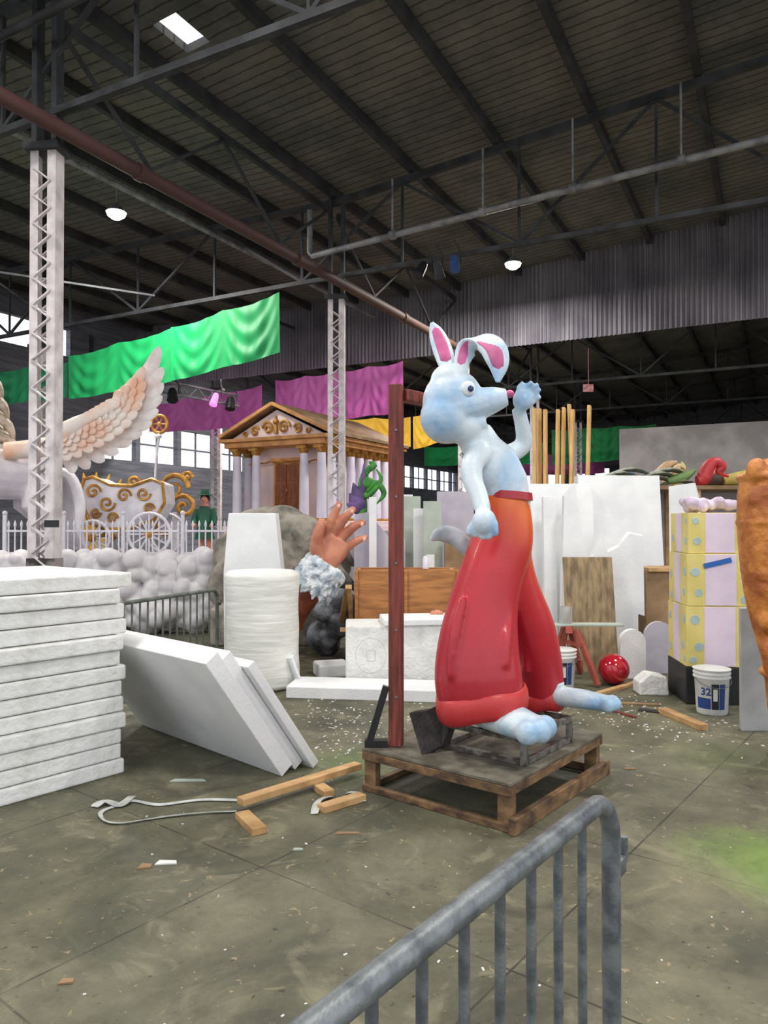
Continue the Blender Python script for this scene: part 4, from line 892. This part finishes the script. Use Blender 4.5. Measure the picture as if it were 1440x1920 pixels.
e=root('prop_rack',V((4.7,12.3,0)),'timber rack holding sculpted props above the foam sheets','rack')
b=MB(); b.box(V((4.9,12.3,2.15)),(4.2,1.4,.06)); b.obj('shelf',cardb,e)
for x in(2.9,4.9,6.9):
    for y in(11.7,12.9): b=MB(); b.box(V((x,y,1.06)),(.09,.09,2.12)); b.obj('leg',lum,e)
b=MB(); b.box(V((4.9,12.95,1.5)),(4.2,.05,1.24)); b.obj('back_board',foam_g,e)
gs=mat('grey_slab_paint',C(156,160,148),C(116,122,110),scale=5)
for k in range(9):
    b=MB(); x=3.45+k*.16+random.uniform(-.05,.05); z=2.2+.06*(k%4)
    b.loft([V((x-.3,11.8+.02*k,z)),V((x,11.8+.02*k,z+.07)),V((x+.3,11.85+.02*k,z+.01))],[(.04,.02),(.2,.035),(.05,.02)],side=(0,1,0),n=10,sub=3); b.obj('leaf_slab',gs,label='grey green sculpted leaf slab in a loose pile',cat='sculpture',group='sculpted leaf slabs',smooth=True)
def curly(x,c,lab,pts,r,nm='curl_sculpture',y=11.9):
    b=MB(); b.loft([V((x+p[0],y,2.18+p[1])) for p in pts],r,n=10,sub=5); b.obj(nm,mat(lab.split()[0]+'_prop_paint',c,rough=.5,scale=9),label=lab,cat='sculpture',smooth=True)
curly(5.15,C(200,56,60),'red curling sculpted tentacle prop',[(-.2,.08),(-.1,.12),(-.02,.3),(.1,.38),(.2,.3),(.14,.22),(.3,.15)],[.08,.11,.1,.08,.07,.05,.02],y=11.8)
curly(4.45,C(196,158,120),'tan sculpted branch prop lying on the rack',[(-.2,.1),(0,.2),(.15,.35),(.3,.4)],[.08,.09,.07,.03],y=12.1)
curly(4.75,C(110,140,80),'green sculpted leaf prop',[(-.25,.08),(0,.14),(.2,.26)],[.05,.08,.02],y=11.85)
curly(4.8,C(214,190,150),'cream sculpted curl prop',[(-.15,.06),(0,.2),(.1,.36),(.2,.3)],[.05,.07,.05,.02],y=12.4)
curly(5.85,C(190,170,90),'yellow tapered sculpted prop',[(-.35,.1),(0,.16),(.35,.3)],[.08,.11,.02],y=12.1)
curly(6.15,C(120,120,70),'olive tapered sculpted prop',[(-.35,.06),(0,.1),(.4,.12)],[.06,.08,.02],y=11.8)
curly(5.5,C(90,70,60),'brown lumpy sculpted prop',[(-.3,.08),(0,.12),(.3,.1)],[.07,.12,.06],y=12.2)
curly(4.05,C(90,120,170),'blue lumpy sculpted prop',[(-.1,.08),(0,.16),(.08,.3)],[.06,.08,.05],y=12.4)
curly(4.62,C(214,150,120),'peach sculpted arm prop with bent elbow',[(-.1,.06),(-.02,.2),(.1,.26),(.16,.42)],[.05,.06,.045,.03],y=12.65)
curly(5.0,C(230,210,120),'pale yellow sculpted horn prop',[(-.1,.05),(-.05,.22),(.06,.34),(.02,.45)],[.06,.05,.04,.01],y=12.6)
curly(5.4,C(214,120,90),'orange sculpted fin prop',[(-.12,.05),(0,.2),(.16,.26),(.24,.4)],[.05,.07,.05,.01],y=12.6)
b=MB(); b.box(pt(1104,727,15),(.2,.03,.15)); b.loft([pt(1104,722,15),pt(1104,652,15)],.006,n=6); b.obj('hanging_sign',mat('sign_red_white',C(190,150,146),C(170,90,90),scale=18),label='small faded red and white sign hanging from the roof',cat='sign')

# ------------------------------------------------------------------ floor scraps
def plank(p,q,w,h,mt,lab,z=0,grp=None,name='lumber_piece'):
    b=MB(); p=V((p[0],p[1],z+h/2));q=V((q[0],q[1],z+h/2)); b.beam(p,q,w,h); return b.obj(name,mt,label=lab,cat='lumber',bevel=.003,group=grp)
def g2(u,v): p=gp(u,v); return (p.x,p.y)
plank(g2(452,1520),g2(672,1450),.07,.038,lum,'long pine two by four lying on the floor',z=.04)
plank(g2(455,1530),g2(488,1562),.08,.038,lum,'short pine offcut under the long plank end')
plank(g2(598,1478),g2(618,1492),.07,.038,lum,'short pine offcut supporting the long plank')
plank(g2(602,1520),g2(680,1496),.07,.038,lum,'short pine offcut in clear plastic wrap')
plank(g2(1240,1335),g2(1318,1368),.08,.045,lum,'short pine block on the concrete floor')
plank(g2(1112,1305),g2(1205,1278),.06,.03,lum,'thin pine strip lying on the floor')
plank(g2(1150,1318),g2(1235,1322),.05,.015,cardb,'thin brown strip lying on the floor')
plank(g2(1195,1330),g2(1250,1336),.09,.01,black,'flat black scrap on the floor')
plank(g2(1120,1325),g2(1190,1345),.03,.015,redpost,'thin dark red stick on the floor')
b=MB(); c=gp(1228,1303); b.prism([c+V((-.15,0,0)),c+V((.12,-.02,0)),c+V((.11,0,.17)),c+V((-.05,0,.2)),c+V((-.15,0,.12))],V((.0,.2,0))); b.obj('foam_offcut',foam_d,label='rough white foam offcut beside the gift boxes',cat='foam offcut',bevel=.015)
plas=mat('clear_wrap_strap',C(205,207,203),C(176,180,176),rough=.25,scale=12)
def strap(ps,name,lab,r=(.02,.003),lift=.006):
    P,_=smooth_path([V((*g2(*p),.004)) for p in ps],[.01]*len(ps),8)
    pts=[p+Z*lift*abs(math.sin(i*.2)) for i,p in enumerate(P)]
    rr=[(r[0]*(1+.15*math.sin(i*.5)),r[1]) for i in range(len(pts))]
    S=None; o=MB(); vs=[];fs=[]
    for i,p in enumerate(pts):
        T=(pts[min(i+1,len(pts)-1)]-pts[max(i-1,0)]).normalized(); sd=T.cross(Z).normalized()*rr[i][0]
        vs+=[p-sd,p+sd+Z*.004,p+sd+Z*.006,p-sd+Z*.002]
    for i in range(len(pts)-1):
        for k in range(4): fs.append((4*i+k,4*i+(k+1)%4,4*i+4+(k+1)%4,4*i+4+k))
    fs+= [(0,1,2,3),tuple(4*len(pts)-4+k for k in range(4))]
    o.add(vs,fs); o.obj(name,plas,label=lab,cat='plastic strap',smooth=True)
strap([(452,1500),(380,1500),(300,1508),(250,1502),(215,1512),(192,1524),(200,1538),(230,1543),(300,1532),(380,1524),(445,1520)],'plastic_strap','clear plastic strap looped loosely on the floor',(.011,.002),.004)
strap([(180,1512),(200,1505),(228,1509),(250,1496)],'plastic_strap','crumpled clear plastic strap end',(.028,.002),.012)
strap([(590,1525),(598,1505),(620,1492)],'plastic_wrap_scrap','crumpled clear plastic wrap around an offcut',(.02,.003),.012)
strap([(650,1486),(668,1490),(680,1502)],'plastic_wrap_scrap','small crumpled clear plastic wrap scrap',(.02,.003),.012)
for (u,v,w,h,mm) in((315,1615,.10,.04,foam_d),(275,1622,.06,.05,cardb),(355,1462,.22,.04,foam_gr),(652,1560,.13,.02,cardb),(130,1835,.05,.03,cardb),(560,1590,.05,.02,foam_gr),(1180,1440,.08,.02,cardb)):
    p=gp(u,v); b=MB(); b.prism([p+V((-w/2,-h/2,.001)),p+V((w/2,-h*.2,.001)),p+V((w*.4,h/2,.001)),p+V((-w*.4,h*.6,.001))],Z*.006); b.obj('floor_scrap',mm,label='small flat pale scrap on the concrete',cat='scrap',group='flat scraps')
b=MB(); random.seed(77)
for k in range(800):
    q=k%20
    if q<11: x=random.gauss(-.45,.5); y=random.gauss(5.8,.5)
    elif q<18: x=random.gauss(2.1,.5); y=random.gauss(6.3,.5)
    else: y=random.uniform(2.4,5.2); x=random.uniform(-.5,.5)*y
    r=random.uniform(.002,.009)*(1 if q<18 else .6); a=random.random()*3
    if -.2<x<1.45 and 3.7<y<5.4: continue
    if x<-1.4 or (x<-.5 and 4.2<y<6): continue
    if x>2.45 and y>6.1: continue
    b.box((x,y,r*.3),(r*2*random.uniform(.6,1.8),r*1.4,r*.6),V((math.cos(a),math.sin(a),0)))
b.obj('foam_crumbs',foam_d,label='scattered white foam crumbs over the concrete floor',cat='debris',kind='stuff')

# ------------------------------------------------------------------ world, camera
w=bpy.data.worlds.new('World'); scene.world=w; w.use_nodes=True
bg=w.node_tree.nodes['Background']; bg.inputs[0].default_value=(.9,.94,1,1); bg.inputs[1].default_value=1.5
cam=bpy.data.cameras.new('Camera'); co=bpy.data.objects.new('Camera',cam); COL.objects.link(co)
co.location=(0,0,1.6); co.rotation_euler=(math.radians(90+.82),0,0)
cam.sensor_fit='VERTICAL'; cam.sensor_height=24; cam.lens=17.5; cam.clip_start=.05; cam.clip_end=200
scene.camera=co
scene.view_settings.view_transform='Standard'
